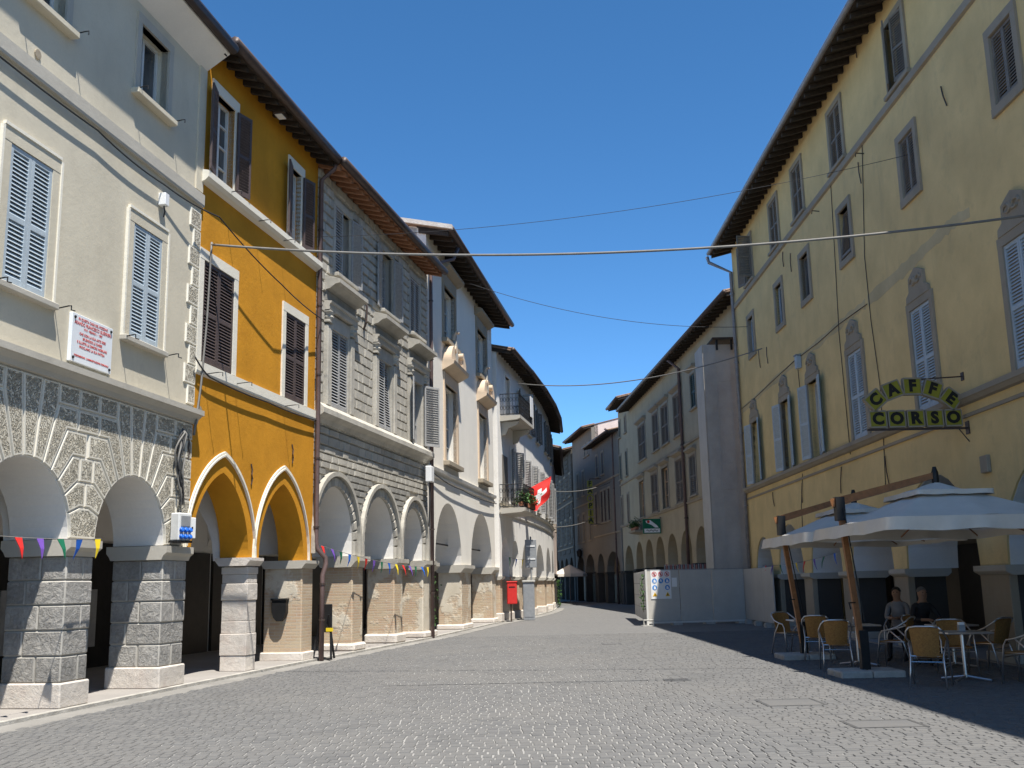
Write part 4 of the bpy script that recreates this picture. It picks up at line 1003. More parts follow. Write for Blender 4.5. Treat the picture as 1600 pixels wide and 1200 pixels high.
for k, f in enumerate(FE):
    bf = facet_begin(); L = f.L
    obj('wall', MB().plate(arcade_outline(0 if k else 0.0, L, ZE_, ZEE+0.25, E_arch[k]), [rectp(*r) for r in E_w1[k]+E_w2[k]], 0.0, 0.85), M['plasterE'], bE)
    obj('string_course', MB().prof([(0, 5.18), (-0.09, 5.22), (-0.11, 5.32), (0, 5.36)], 0, L), M['trimA'], bE)
    obj('string_course', MB().prof([(0, 4.74), (-0.05, 4.76), (-0.06, 4.82), (0, 4.84)], 0, L), M['trimA'], bE)
    ed = [0.0]+[e for a in E_arch[k] for e in (a[0], a[1])]+[L]
    for a, b in zip(ed[::2], ed[1::2]):
        obj('brick_pier', MB().bbox(a, b, 0.01, 0.84, 0.05, 1.86, 0.02), M['brick'], bE)
        obj('impost', MB().prof([(0, 1.84), (-0.1, 1.9), (-0.12, 2.0), (0.94, 2.0), (0.94, 1.9), (0.84, 1.84)], a-0.08, b+0.08), M['trimA'], bE)
        obj('plinth', MB().bbox(a-0.05, b+0.05, -0.06, 0.9, 0.04, 0.42, 0.04), M['pale_stone'], bE)
    for j, (a, b, c, d) in enumerate(E_w1[k]):
        surround(bE, a, b, c, d, 0.12, 0.03, 'plasterE', 0.14, True, 0.08, 'trimA', 0.12); w_ = (b-a)/2
        window(bE, a, b, c, d, 0.2, 'frame_w', 2, 3)
        shutter(bE, a-0.02, -0.06, c, d, w_, 'sh_grey', math.radians(160), 'L', 0.085, False, 0.06, 0); shutter(bE, b+0.02, -0.06, c, d, w_, 'sh_grey', math.radians(150), 'R', 0.085, False, 0.06, 0)
    for j, (a, b, c, d) in enumerate(E_w2[k]):
        surround(bE, a, b, c, d, 0.12, 0.03, 'plasterE', 0.14, True, 0.08, 'trimA', 0.14); w_ = (b-a)/2
        window(bE, a, b, c, d, 0.2, 'frame_w', 2, 3)
        if k: 
            shutter(bE, a-0.02, -0.06, c, d, w_, 'sh_old', math.radians(165), 'L', 0.085, False, 0.06, 0); shutter(bE, b+0.02, -0.06, c, d, w_, 'sh_grey' if k == 1 and j == 0 else 'sh_old', math.radians(110 if k == 1 and j == 0 else 165), 'R', 0.085, False, 0.06, 0)
    roof(bE, -0.12 if k == 0 else -0.02, L+0.06, 0.75, ZEE, 8, 0.25, 0.62, 'wood_dark', 'wood_dark', 'gutter', 0.14)
    obj('arcade_back_wall', MB().box(-0.2, L+0.3, 3.6, 3.8, 0, 4.2), M['vault'], bE); obj('arcade_ceiling', MB().box(-0.2, L+0.2, 0.85, 3.6, 3.95, 4.1), M['vault'], bE)
    obj('dark_shopfront', MB().box(0, 4.9, 3.5, 3.6, 0.06, 2.4), M['door'], bE)
    facet_end(f, bf)
gable(bE, 0.0, ZEE, 0.75, 8, 0.25, 'plasterE', 4.0)
# balconies belong to the curved house
def balcony(s0, s1, z, proj, h, root, corbel):
    b = obj('balcony', MB().prof([(0, z-0.26), (-proj+0.15, z-0.2), (-proj, z-0.14), (-proj, z), (0, z)], s0, s1), M['trimA'], root)
    rl = MB(); zt = z+h
    pts = [(s0+0.06, 0, 0), (s0+0.06, -proj+0.06, 0), (s1-0.06, -proj+0.06, 0), (s1-0.06, 0, 0)]
    for zz in (z+0.06, zt): rl.tube([(p[0], p[1], zz) for p in pts], 0.02, 5)
    obj('rail', rl, M['black'], b)
    ba = MB()
    for i in range(3):
        A, B = Vector(pts[i]), Vector(pts[i+1]); n = max(2, int((B-A).length/0.13))
        for j in range(n+1):
            p = A.lerp(B, j/n); ba.tube([(p.x, p.y, z+0.06), (p.x, p.y, zt)], 0.010, 4)
            if j < n and i != 9:
                q = A.lerp(B, (j+0.5)/n); dd = (B-A).normalized()*0.05
                ba.tube([(q.x+dd.x*math.cos(t*math.pi/4), q.y+dd.y*math.cos(t*math.pi/4), z+0.06+h*0.68+0.1*math.sin(t*math.pi/4)) for t in range(8)], 0.009, 4, closed=True)
                ba.tube([(q.x+dd.x*math.cos(t*math.pi/4), q.y+dd.y*math.cos(t*math.pi/4), z+0.06+h*0.3+0.1*math.sin(t*math.pi/4)) for t in range(8)], 0.009, 4, closed=True)
    obj('balusters', ba, M['black'], b, kind='stuff')
    if corbel:
        for s_ in (s0+0.25, s1-0.45): obj('corbel', MB().prof([(0, z-0.9), (-0.2, z-0.85), (-0.35, z-0.55), (-proj+0.2, z-0.4), (-proj+0.1, z-0.26), (0, z-0.26)], s_, s_+0.22), M['trimA'], b)
    return b
balcony(0.15, 3.1, 4.95+0.05, 1.15, 1.05, bE, False)
balcony(0.6, 4.2, 9.25, 0.95, 1.0, bE, True)
obj('balcony_door', MB().box(0.9, 2.2, -0.02, 0.02, 5.05, 7.5), M['sh_old'], bE)
obj('notice_board', MB().box(3.4, 4.1, -0.98, -0.95, 9.6, 10.6), M['whitep'], bE)

# flower boxes on the lower balcony
def flower_box(f, s, d, z, w, label, n, seed, reds=True):
    t = thing('flower_box', label, 'flower box', f.W(s, d, z), f.rot); rg = random.Random(seed)
    obj('trough', MB().bbox(-w/2, w/2, -0.11, 0.11, 0, 0.2, 0.015), simple('terracotta_trough', (0.30, 0.13, 0.07), 0.8), t)
    lf = MB(); fl = MB()
    for i in range(n):
        p = Vector((rg.uniform(-w/2, w/2), rg.gauss(0, 0.14), 0.2+abs(rg.gauss(0, 0.22)))); a = rg.uniform(0, 6.3); e = rg.uniform(-0.8, 0.8); q = rg.uniform(0.05, 0.09)
        dx = Vector((math.cos(a), math.sin(a), e))*q; dy = Vector((-math.sin(a), math.cos(a), rg.uniform(-0.5, 0.5)))*q*0.6
        (fl if reds and rg.random() < 0.22 else lf).add([p-dx, p+dy, p+dx, p-dy], [(0, 1, 2, 3)])
    obj('foliage', lf, M['leaf'], t)
    if fl.v: obj('flowers', fl, M['redc'], t)
    return t
flower_box(FE[0], 2.2, -1.05, 5.06, 1.7, 'trough of red flowers on the lower balcony of the curved house', 900, 1)
flower_box(FE[0], 0.7, -0.95, 5.06, 0.8, 'trough of dark plants at the left end of the lower balcony', 350, 2, False)

# red flag with white cross
s_ = 5.0
fg = thing('flag', 'red and white flag hanging on a slanted pole from the curved house', 'flag', FE[1].W(1.9, 0, 6.3), FE[1].rot)
obj('pole', MB().tube([(0, 0, 0), (0.35, -1.35, 0.75)], 0.022, 6), M['red'], fg)
N, K = 14, 12; vs = []; fs = []; mi = []
for i in range(N+1):
    for j in range(K+1):
        u, v = i/N, j/K
        x = 0.35*(1-u*0.95)-0.25*v*u; y = -1.35*(1-u*0.85); z = 0.75*(1-u*0.85)-v*1.35*(0.55+0.45*math.sin(u*2.6))
        vs.append((x+0.12*math.sin(v*6+u*7)*v-0.35*v*(1-u), y+0.10*math.sin(u*11+v*3)*v, z))
for i in range(N):
    for j in range(K): 
        fs.append((i*(K+1)+j, (i+1)*(K+1)+j, (i+1)*(K+1)+j+1, i*(K+1)+j+1)); mi.append(1 if (i in (6, 7) or j in (5, 6)) and 2 < i < 11 and 2 < j < 10 else 0)
mb = MB(); mb.v = vs; mb.f = fs; mb.m = mi
ob = obj('cloth', mb, [M['redc'], M['whitep']], fg, smooth=True)

# red letter box and its post; grey cabinet; back of road sign
g = G(799, 972)
pb_ = thing('letter_box', 'red box mounted on a dark post before the curved house', 'letter box', (g.x, g.y, 0))
obj('post', MB().tube([(0, 0, 0), (0, 0, 2.0)], 0.035, 8), M['gutter'], pb_)
obj('body', MB().bbox(-0.17, 0.28, -0.18, 0.12, 0.78, 1.72, 0.03), M['red'], pb_); obj('lid', MB().bbox(-0.19, 0.30, -0.2, 0.14, 1.72, 1.78, 0.015), M['red'], pb_); obj('slot', MB().box(-0.08, 0.19, -0.186, -0.17, 1.5, 1.55), M['black'], pb_)
g = G(827, 969)
cb = thing('utility_cabinet', 'tall grey metal cabinet on the pavement beside the red box', 'cabinet', (g.x, g.y, 0))
obj('body', MB().bbox(-0.27, 0.27, -0.2, 0.3, 0, 1.72, 0.02), M['greymetal'], cb); obj('cap', MB().bbox(-0.31, 0.31, -0.24, 0.34, 1.72, 1.82, 0.02), M['concrete'], cb); obj('door', MB().box(-0.22, 0.22, -0.212, -0.2, 0.15, 1.6), M['greymetal'], cb)
sg_ = thing('road_sign', 'grey back of a road sign on a post above the cabinet', 'sign', (g.x+0.15, g.y+0.42, 0))
obj('post', MB().tube([(0, 0, 0), (0, 0, 3.85)], 0.04, 8), M['greymetal'], sg_); obj('plate', MB().bbox(-0.27, 0.27, -0.07, -0.045, 2.4, 3.7, 0.01), M['greymetal'], sg_)
for z_ in (2.8, 3.4): obj('bracket', MB().box(-0.2, 0.2, -0.09, -0.07, z_-0.03, z_+0.03), M['whitep'], sg_)
# far lamp / box on the curved house wall

# ================================================================== R: long yellow palazzo on the right
bR = thing('yellow_palazzo', 'long faded yellow palazzo in shade with blue grey shutters', 'building', (FR.a.x, FR.a.y, 0), FR.rot)
ZR = 1.78; TR = 0.85; ZRE = 14.6; SR = 37.0
piersR = [(0.0, 0.9), (3.5, 4.35), (7.45, 8.3), (11.35, 12.2), (15.3, 16.15), (19.95, 21.1), (24.6, 25.6), (29, 30), (33.5, 34.5)]
archR = [(a[1], b[0], ZR, ZR+(b[0]-a[1])/2+0.05, 'round', 14) for a, b in zip(piersR, piersR[1:])]
cR = [2.2, 6.65, 9.95, 13.87, 18.35, 22.85, 27.3, 31.7]
wR1 = [(c-0.55, c+0.55, 5.10, 7.35) for c in cR]
wR2 = [(c-0.42, c+0.42, 9.86, 11.2) for c in (2.6, 6.85, 10.05, 13.95, 18.5, 23.1, 27.3)]
wR3 = [(c-0.5, c+0.5, 12.50, 14.1) for c in (2.95, 6.9, 9.9, 13.85, 18.4, 23.0, 27.4)]
obj('wall', MB().plate(arcade_outline(0.0, SR, ZR, ZRE+0.35, archR), [rectp(*r) for r in wR1+wR2+wR3], 0.0, TR), M['yellow'], bR)
obj('side_wall', MB().box(0.0, 0.3, TR, 9, 0, ZRE+0.3), M['yellow'], bR)
obj('vault_lining', MB().plate(arcade_outline(0.4, SR-0.02, ZR, 3.9, [(a[0]+0.012, a[1]-0.012, ZR+0.001, a[3]-0.012, 'round', 14) for a in archR]), [], 0.04, TR+0.3), M['vault'], bR)
for a, b in piersR:
    obj('stone_pier', MB().bbox(a, b, 0.02, TR, 0.04, 1.62, 0.02), M['dark_pier'], bR); obj('pier_facing', MB().bbox(a-0.012, b+0.012, -0.02, 0.14, 0.22, 1.61, 0.012), M['trimR'], bR)  # pier body near black, paler slab on the street side only
    obj('plinth', MB().bbox(a-0.05, b+0.05, -0.05, TR+0.05, 0.04, 0.22, 0.02), M['trimA'], bR)
    obj('impost', MB().prof([(0.02, 1.6), (-0.08, 1.66), (-0.1, 1.68), (-0.1, 1.78), (TR+0.1, 1.78), (TR+0.1, 1.68), (TR, 1.6)], a-0.1, b+0.1), M['trimA'], bR)
obj('string_course', MB().prof([(0, 4.62), (-0.04, 4.62), (-0.05, 4.68), (0, 4.70)], 0, SR), M['trimR'], bR)
obj('cornice', MB().prof([(0, 4.86), (-0.08, 4.88), (-0.14, 4.95), (-0.16, 4.96), (-0.16, 5.06), (0, 5.10)], 0, SR), M['trimR'], bR)
obj('string_course', MB().prof([(0, 12.18), (-0.07, 12.2), (-0.08, 12.36), (0, 12.4)], 0, SR), M['trimR'], bR)
def crest(root, c, z, mt):
    P = [(c-0.62, z), (c+0.62, z), (c+0.60, z+0.14), (c+0.42, z+0.22), (c+0.40, z+0.52), (c+0.22, z+0.60), (c, z+0.68), (c-0.22, z+0.60), (c-0.40, z+0.52), (c-0.42, z+0.22), (c-0.60, z+0.14)]
    o = obj('window_crest', MB().plate(P, [], -0.07, 0.02), M[mt], root)
    e = MB()
    for sg in (-1, 1):
        e.tube([(c+sg*(0.30-0.012*i)*math.cos(i*0.5)*0.5+sg*0.16, -0.085, z+0.38+0.12*math.sin(i*0.5)*(1-i/16)) for i in range(12)], 0.028, 5)
    e.lathe([(0.09, 0), (0.07, 0.05), (0.02, 0.06)], 8); 
    k = len(e.v)-24
    for i in range(k, len(e.v)): v = e.v[i]; e.v[i] = (v[0]+c, -0.07-v[2], z+0.4+v[1])
    obj('crest_scrolls', e, M[mt], o)
for i, (a, b, c, d) in enumerate(wR1):
    cm = (a+b)/2; surround(bR, a, b, c, d, 0.17, 0.05, 'trimR', 0.17, False); crest(bR, cm, d+0.17, 'trimR')
    w_ = (b-a)/2; window(bR, a, b, c, d, 0.22, 'frame_w', 2, 3)
    if i < 3:
        ang = math.radians(168); shutter(bR, a-0.01, -0.06, c+0.02, d-0.02, w_, 'sh_blue', ang, 'L', 0.06, False, 0.06); shutter(bR, b+0.01, -0.06, c+0.02, d-0.02, w_, 'sh_blue', math.radians(168), 'R', 0.06, False, 0.06)
    else:
        shutter(bR, a+0.005, 0.0, c+0.01, d-0.01, w_-0.01, 'sh_blue', 0, 'L', 0.06, i in (4, 5), 0.06); shutter(bR, b-0.005, 0.0, c+0.01, d-0.01, w_-0.01, 'sh_blue', 0, 'R', 0.06, i in (4, 5), 0.06)
for i, (a, b, c, d) in enumerate(wR2):
    surround(bR, a, b, c, d, 0.17, 0.05, 'trimR', 0.17, False); obj('window_apron', MB().box(a-0.17, b+0.17, -0.06, 0.1, c-0.17, c), M['trimR'], bR)
    w_ = (b-a)/2
    if i == 3:
        obj('window_recess', MB().box(a, b, 0.2, 0.24, c, d), M['dark'], bR); o = shutter(bR, a+0.01, -0.03, c+0.06, d-0.01, 2*w_-0.02, 'sh_old', 0, 'L', 0.06, False, 0.05, 0, tilt=-0.12)
    elif i in (0, 1, 2): window(bR, a, b, c, d, 0.12, 'sh_blue' if i < 2 else 'sh_old', 2, 1, 0.07)
    else:
        obj('window_recess', MB().box(a, b, 0.2, 0.24, c, d), M['dark'], bR)
        shutter(bR, a+0.005, 0.02, c+0.01, d-0.01, w_-0.006, 'sh_old', 0, 'L', 0.06, False, 0.05, 0); shutter(bR, b-0.005, 0.02, c+0.01, d-0.01, w_-0.006, 'sh_old', 0, 'R', 0.06, False, 0.05, 0)
for i, (a, b, c, d) in enumerate(wR3):
    surround(bR, a, b, c, d, 0.16, 0.05, 'trimR', 0.15, True, 0.1, None, 0.12); w_ = (b-a)/2
    if i == 0: 
        window(bR, a, b, c, d, 0.2, 'sh_old', 2, 2); shutter(bR, a-0.01, -0.06, c+0.02, d-0.02, w_, 'sh_old', math.radians(160), 'L', 0.06, False, 0.05, 1); shutter(bR, b+0.01, -0.06, c+0.02, d-0.02, w_, 'sh_old', math.radians(100), 'R', 0.06, False, 0.05, 1)
    elif i == 4:
        obj('window_recess', MB().box(a, b, 0.2, 0.24, c, d), M['dark'], bR); shutter(bR, a-0.01, -0.06, c+0.02, d-0.02, w_, 'sh_old', math.radians(22), 'L', 0.06, False, 0.05, 1); shutter(bR, b-0.005, 0.0, c+0.02, d-0.01, w_, 'sh_old', math.radians(12), 'R', 0.06, False, 0.05, 1)
    else:
        obj('window_recess', MB().box(a, b, 0.2, 0.24, c, d), M['dark'], bR)
        shutter(bR, a+0.005, 0.0, c+0.01, d-0.01, w_-0.006, 'sh_old', 0, 'L', 0.06, False, 0.05, 1); shutter(bR, b-0.005, 0.0, c+0.01, d-0.01, w_-0.006, 'sh_old', 0, 'R', 0.06, False, 0.05, 1)
roof(bR, -0.35, SR, 0.82, ZRE, 9, 0.28, 0.5, 'wood_dark', 'wood_dark', 'gutter_grey', 0.16, 'parts', gr=0.075)
# iron ties, cracks covered by cable clips
for (x, y, l) in ((1340, 75, .5), (1477, 150, .5), (1345, 270, .6), (1237, 410, .6), (1225, 405, .5), (1188, 560, .7), (1200, 555, .6), (1316, 750, .7), (1388, 735, .7), (1255, 770, .6), (1210, 780, .5)):
    s_, z_ = FR.px(x, y); e = random.uniform(-0.12, 0.12)
    obj('iron_tie', MB().tube([(s_-e, -0.03, z_+l/2), (s_, -0.045, z_), (s_+e, -0.03, z_-l/2)], 0.015, 5), M['gutter'], bR)
for (x, y) in ((1350, 240), (1280, 330)):
    s_, z_ = FR.px(x, y); obj('hook', MB().tube([(s_, 0, z_), (s_, -0.2, z_+0.02), (s_, -0.22, z_-0.08)], 0.015, 5), M['black'], bR)
# cables clipped on the facade
for pts in ([(1348, 215), (1350, 300), (1352, 400), (1362, 500), (1376, 600), (1382, 690)], [(1298, 270), (1305, 390), (1312, 520), (1330, 710)], [(1158, 640), (1180, 622), (1205, 598), (1243, 563)], [(1243, 563), (1280, 535), (1310, 508), (1356, 475)], [(1247, 570), (1250, 600), (1256, 640)], [(1255, 740), (1253, 790), (1256, 840)], [(1382, 690), (1385, 760)]):
    obj('wall_cable', MB().tube([(lambda q: (q[0], -0.02, q[1]))(FR.px(*p)) for p in pts], 0.010, 5), M['cable'], bR, smooth=True)
M['cement'] = plaster('grey_cement_patch', (0.57, 0.45, 0.255), 0.2, 0.6, (0.42, 0.34, 0.21))
rg = random.Random(11)
for pts in ([(1160, 641), (1200, 603), (1245, 564)], [(1247, 562), (1285, 530), (1320, 500), (1352, 474)], [(1356, 470), (1400, 432), (1430, 404), (1462, 372), (1490, 346), (1515, 330)]):
    top = []; bot = []
    for i in range(len(pts)-1):
        a_, b_ = FR.px(*pts[i]), FR.px(*pts[i+1]); n_ = 6
        for k in range(n_+(1 if i == len(pts)-2 else 0)):
            t_ = k/n_; s_, z_ = a_[0]+(b_[0]-a_[0])*t_, a_[1]+(b_[1]-a_[1])*t_; w0 = 0.07+rg.uniform(0.0, 0.06)+(0.06*max(0, 1-(i+t_)/(len(pts)-1)) if pts[0][0] > 1300 else 0)
            top.append((s_, z_+w0)); bot.append((s_, z_-w0-rg.uniform(0, 0.04)))
    obj('cement_patch', MB().plate(bot+top[::-1], [], -0.004, 0.01), M['cement'], bR)
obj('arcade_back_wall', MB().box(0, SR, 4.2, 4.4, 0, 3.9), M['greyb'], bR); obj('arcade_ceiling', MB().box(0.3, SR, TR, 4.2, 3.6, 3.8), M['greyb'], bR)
for (a, b) in ((1.2, 3.2), (5, 7), (9, 11), (13, 15), (17, 19.4), (21.8, 24)): obj('dark_shopfront', MB().box(a, b, 4.1, 4.2, 0.05, 2.5), M['door'], bR)
# pale downpipe at the far corner
dp = thing('downpipe', 'pale grey downpipe at the far corner of the yellow palazzo', 'downpipe', FR.W(0.12, -0.1, 0.02), FR.rot)
obj('pipe', MB().tube([(-0.3, -0.85, 14.45), (-0.25, -0.8, 14.2), (0, 0, 13.7), (0, 0, 0)], 0.07, 10), M['gutter_grey'], dp, smooth=True)
for z_ in (12.8, 10, 7.2, 4.4): obj('clamp', MB().lathe([(0.09, -0.03), (0.09, 0.03)], 10), M['gutter_grey'], dp, (0, 0, z_))
s_, z_ = FR.px(1246, 566, 0.1)
jb = thing('junction_box', 'small grey cable box high on the yellow facade', 'box', FR.W(s_, 0, z_), FR.rot)
obj('casing', MB().bbox(-0.12, 0.12, -0.16, 0, -0.2, 0.2, 0.02), M['sh_blue'], jb); obj('cap', MB().box(-0.14, 0.14, -0.18, 0, 0.2, 0.23), M['greymetal'], jb)

# ------------------------------------------------------------------ F: beige house, grey scaffold tower, houses further on
F2n, F2f = Vector((10.15, 43.5)), Vector((8.25, 79.0))
mid_ = F2f.lerp(F2n, 0.20)
F2 = Fac(F2f, F2n)
def far_house(name, label, f, s0, s1, ze, wins, mt, arches=(), zi=2.4, trim='trimR', ov=0.8, shut=None, strings=(), zpier='dark_pier', depth=9, slope=0.25, gL=None, gR=None, rm='wood_dark', hood=False, raf=0.7):
    b = thing(name, label, 'building', (f.a.x, f.a.y, 0), f.rot)
    obj('wall', MB().plate(arcade_outline(s0, s1, zi, ze+0.3, arches), [rectp(*w_) for w_ in wins], 0, 0.6), M[mt], b)
    ed = [s0]+[e for a in arches for e in (a[0], a[1])]+[s1]
    for a, c in zip(ed[::2], ed[1::2]):
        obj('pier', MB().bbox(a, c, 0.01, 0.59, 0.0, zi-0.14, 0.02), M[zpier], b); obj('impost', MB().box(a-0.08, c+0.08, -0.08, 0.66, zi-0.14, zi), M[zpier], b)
    for k, (a, c, z0, z1) in enumerate(wins):
        surround(b, a, c, z0, z1, 0.14, 0.05, trim, 0.16, True, 0.1, None, 0.14)
        if hood and (z1-z0) > 1.5: obj('window_hood', MB().prof([(0, z1+0.2), (-0.25, z1+0.32), (-0.25, z1+0.42), (0, z1+0.46)], a-0.3, c+0.3), M[trim], b)
        st = shut[k % len(shut)] if shut else None
        if st:
            w_ = (c-a)/2; obj('window_recess', MB().box(a, c, 0.2, 0.24, z0, z1), M['dark'], b)
            shutter(b, a+0.005, 0.02, z0, z1, w_-0.006, st, 0, 'L', 0.1, False, 0.06, 1); shutter(b, c-0.005, 0.02, z0, z1, w_-0.006, st, 0, 'R', 0.1, False, 0.06, 1)
        else: window(b, a, c, z0, z1, 0.18, 'frame_o' if hood else 'frame_w', 2, 3, 0.07)
    for z in strings: obj('string_course', MB().prof([(0, z-0.12), (-0.08, z-0.1), (-0.1, z), (0, z+0.03)], s0, s1), M[trim], b)
    if arches:
        obj('arcade_back_wall', MB().box(s0, s1, 1.3, 1.5, 2.3, 5.0), M[mt], b); obj('arcade_ceiling', MB().box(s0, s1, 0.6, 1.3, 4.7, 4.9), M[mt], b); obj('shopfront', MB().box(s0, s1, 1.35, 1.45, 0, 2.3), M['door'], b)
    roof(b, s0-0.1, s1+0.05, ov, ze, depth, slope, raf, rm, rm, 'gutter', 0.15)
    if gL: gable(b, s0, ze, ov, depth, slope, gL, 3.0)
    if gR: gable(b, s1, ze, ov, depth, slope, gR, 3.0, 0.3, -1)
    return b
def sx(f, x, y): return f.px(x, y)[0]
sF = sx(F2, 985, 700); e2 = F2.L
up = [(x0, x1) for x0, x1 in ((997, 1008), (1020, 1029), (1034, 1045), (1054, 1066))]
lo = [(x0, x1) for x0, x1 in ((999, 1006), (1018, 1028), (1035, 1045), (1057, 1068))]
zU = (9.75, 12.1); zL = (5.95, 8.4)
wins = [(sx(F2, a, 670), sx(F2, b, 670), *zU) for a, b in up] + [(sx(F2, a, 755), sx(F2, b, 755), *zL) for a, b in lo] + [(sx(F2, 1081, 640), sx(F2, 1089, 640), 10.6, 12.4), (sx(F2, 1080, 770), sx(F2, 1090, 770), 6.1, 8.2)]
sl = (e2-sF)/8
archF = [(sF+0.5+i*(e2-sF-1)/8, sF+0.5+i*(e2-sF-1)/8+(e2-sF-1)/8-0.9, 2.55, 4.4, 'round', 12) for i in range(8)]
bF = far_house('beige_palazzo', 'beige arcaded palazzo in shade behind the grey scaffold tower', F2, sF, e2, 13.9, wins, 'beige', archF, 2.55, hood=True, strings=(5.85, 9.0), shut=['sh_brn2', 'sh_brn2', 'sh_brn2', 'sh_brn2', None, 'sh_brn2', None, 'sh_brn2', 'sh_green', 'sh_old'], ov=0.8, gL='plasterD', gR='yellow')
wins = [(s_, s_+0.8, z0, z1) for s_ in (sx(F2, 966, 660), sx(F2, 975, 650), sx(F2, 980.5, 640)) for (z0, z1) in ((9.4, 11.2), (5.9, 8.0))] + [(sx(F2, 967, 660), sx(F2, 967, 660)+0.7, 12.6, 13.8), (sx(F2, 976, 660), sx(F2, 976, 660)+0.7, 12.6, 13.8)]
fb0 = -0.8
archF = [(fb0+0.5, fb0+3.0, 2.5, 4.3, 'round', 12), (fb0+4.0, sF-0.5, 2.5, 4.3, 'round', 12)] if sF-fb0 > 6 else [(fb0+0.6, sF-0.6, 2.5, 4.3, 'round', 12)]
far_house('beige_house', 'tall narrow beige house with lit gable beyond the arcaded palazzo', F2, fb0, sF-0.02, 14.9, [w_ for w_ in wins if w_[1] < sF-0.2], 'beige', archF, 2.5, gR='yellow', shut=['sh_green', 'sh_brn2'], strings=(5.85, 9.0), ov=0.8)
for x in (962, 1073):
    dp = thing('downpipe', 'purple grey downpipe on the beige facade %s' % ('beside the scaffold tower' if x > 1000 else 'at the corner nearest the far street'), 'downpipe', F2.W(sx(F2, x, 760), -0.12, 0.0), F2.rot)
    obj('pipe', MB().tube([(0, -0.6, 13.8), (0, 0, 13.3), (0, 0, 0)], 0.09, 8), M['pipe'], dp, smooth=True)
    obj('clamp', MB().lathe([(0.12, -0.03), (0.12, 0.03)], 8), M['gutter'], dp, (0, 0, 9)); obj('clamp', MB().lathe([(0.12, -0.03), (0.12, 0.03)], 8), M['gutter'], dp, (0, 0, 5))
# scaffold tower in dust sheets
y0 = 41.6; xa, xb = 7.85, 9.55
tw = thing('scaffold_tower', 'tall scaffold tower wrapped in grey dust sheets beside the yellow palazzo', 'scaffold', (xa, y0, 0))
HT = 11.15
obj('front_sheet', MB().box(0.02, xb-xa, -0.03, 0, 0, HT), M['net'], tw); obj('side_sheet', MB().box(-0.03, 0.0, -0.03, 1.6, 0, HT+0.0), M['netl'], tw); obj('back_sheet', MB().box(0, xb-xa, 1.57, 1.6, 0, HT), M['net'], tw)
for k, z_ in enumerate((1.9, 3.0, 4.1, 5.2, 6.3, 7.4, 8.5, 9.6, 10.5)):
    w0 = random.uniform(0.0, 0.3); obj('sheet_seam', MB().box(0.02+w0, xb-xa-0.02, -0.045, -0.03, z_, z_+0.05), M['net'], tw)
for x in (0.5, 1.1): obj('sheet_seam', MB().box(x, x+0.04, -0.044, -0.03, 2, HT), M['net'], tw)
obj('platform', MB().box(0.35, 1.6, -0.5, 0.9, HT+0.12, HT+0.2), M['wood_dark'], tw); obj('platform_post', MB().box(0.5, 0.58, -0.4, -0.32, HT-0.3, HT+0.12), M['black'], tw); obj('platform_post', MB().box(1.1, 1.18, -0.4, -0.32, HT-0.3, HT+0.12), M['black'], tw)
# hoarding round the works
M['hoard_end'] = plaster('stained_white_boards', (0.62, 0.61, 0.58), 0.12, 0.5)
h0, h1 = Vector((4.92, 39.9)), Vector((8.75, 40.6)); hb = Vector((5.45, 48.6))
hf = Fac(h0, h1); ho = thing('hoarding', 'grey site hoarding closing off the works before the scaffold tower', 'hoarding', (h0.x, h0.y, 0), hf.rot)
w_ = hf.L/3
for i in range(3): obj('front_panel', MB().bbox(0.02+w_*i, w_*(i+1)-0.006, -0.02, 0.02, 0.16, 2.04, 0.006), M['hoard'], ho)
he = Fac(hb, h0); loc = Matrix.Translation((h0.x, h0.y, 0)) @ Matrix.Rotation(hf.rot, 4, 'Z')
def in_ho(p): return loc.inverted() @ Vector((p.x, p.y, 0))
n = 4
for i in range(n):
    a, b = in_ho(h0.lerp(hb, i/n)), in_ho(h0.lerp(hb, (i+1)/n)); v = b-a; ang = math.atan2(v.y, v.x)
    for j in range(4): obj('end_board', MB().bbox(0.01, v.length-0.01, -0.02, 0.02, 0.16+0.47*j, 0.16+0.47*(j+1)-0.012, 0.006), M['hoard_end'], ho, a, ang)
obj('corner_post', MB().box(-0.05, 0.02, -0.06, 0.03, 0.0, 2.08), M['hoard_end'], ho); obj('top_rail', MB().box(-0.04, hf.L, -0.03, 0.03, 2.045, 2.075), M['greymetal'], ho); obj('bottom_rail', MB().box(0.0, hf.L, -0.05, 0.05, 0.08, 0.15), M['hoard_end'], ho)
ft = MB(); ft.tube([(-0.25, -0.28, 0.02), (-0.25, -0.28, 0.22), (0.12, -0.28, 0.22), (0.12, -0.28, 0.02)], 0.03, 6); ft.box(-0.3, 0.16, -0.32, 0.05, 0.0, 0.03)
obj('foot', ft, M['concrete'], ho)
qa, qb = in_ho(Vector((8.78, 40.62))), in_ho(Vector((8.66, 35.5)))
for i in range(3):                           # returns along the yellow facade
    a, b = qa.lerp(qb, i/3), qa.lerp(qb, (i+1)/3); v = b-a
    obj('side_panel', MB().bbox(0.01, v.length-0.006, -0.02, 0.02, 0.16, 2.03, 0.006), M['hoard'], ho, a, math.atan2(v.y, v.x))
    obj('panel_foot', MB().box(v.length*0.4, v.length*0.6, -0.2, 0.15, 0.0, 0.16), M['concrete'], ho, a, math.atan2(v.y, v.x))
for i in range(3): obj('panel_foot', MB().box(w_*(i+0.75), w_*(i+0.75)+0.35, -0.1, 0.3, 0.0, 0.08), M['concrete'], ho)
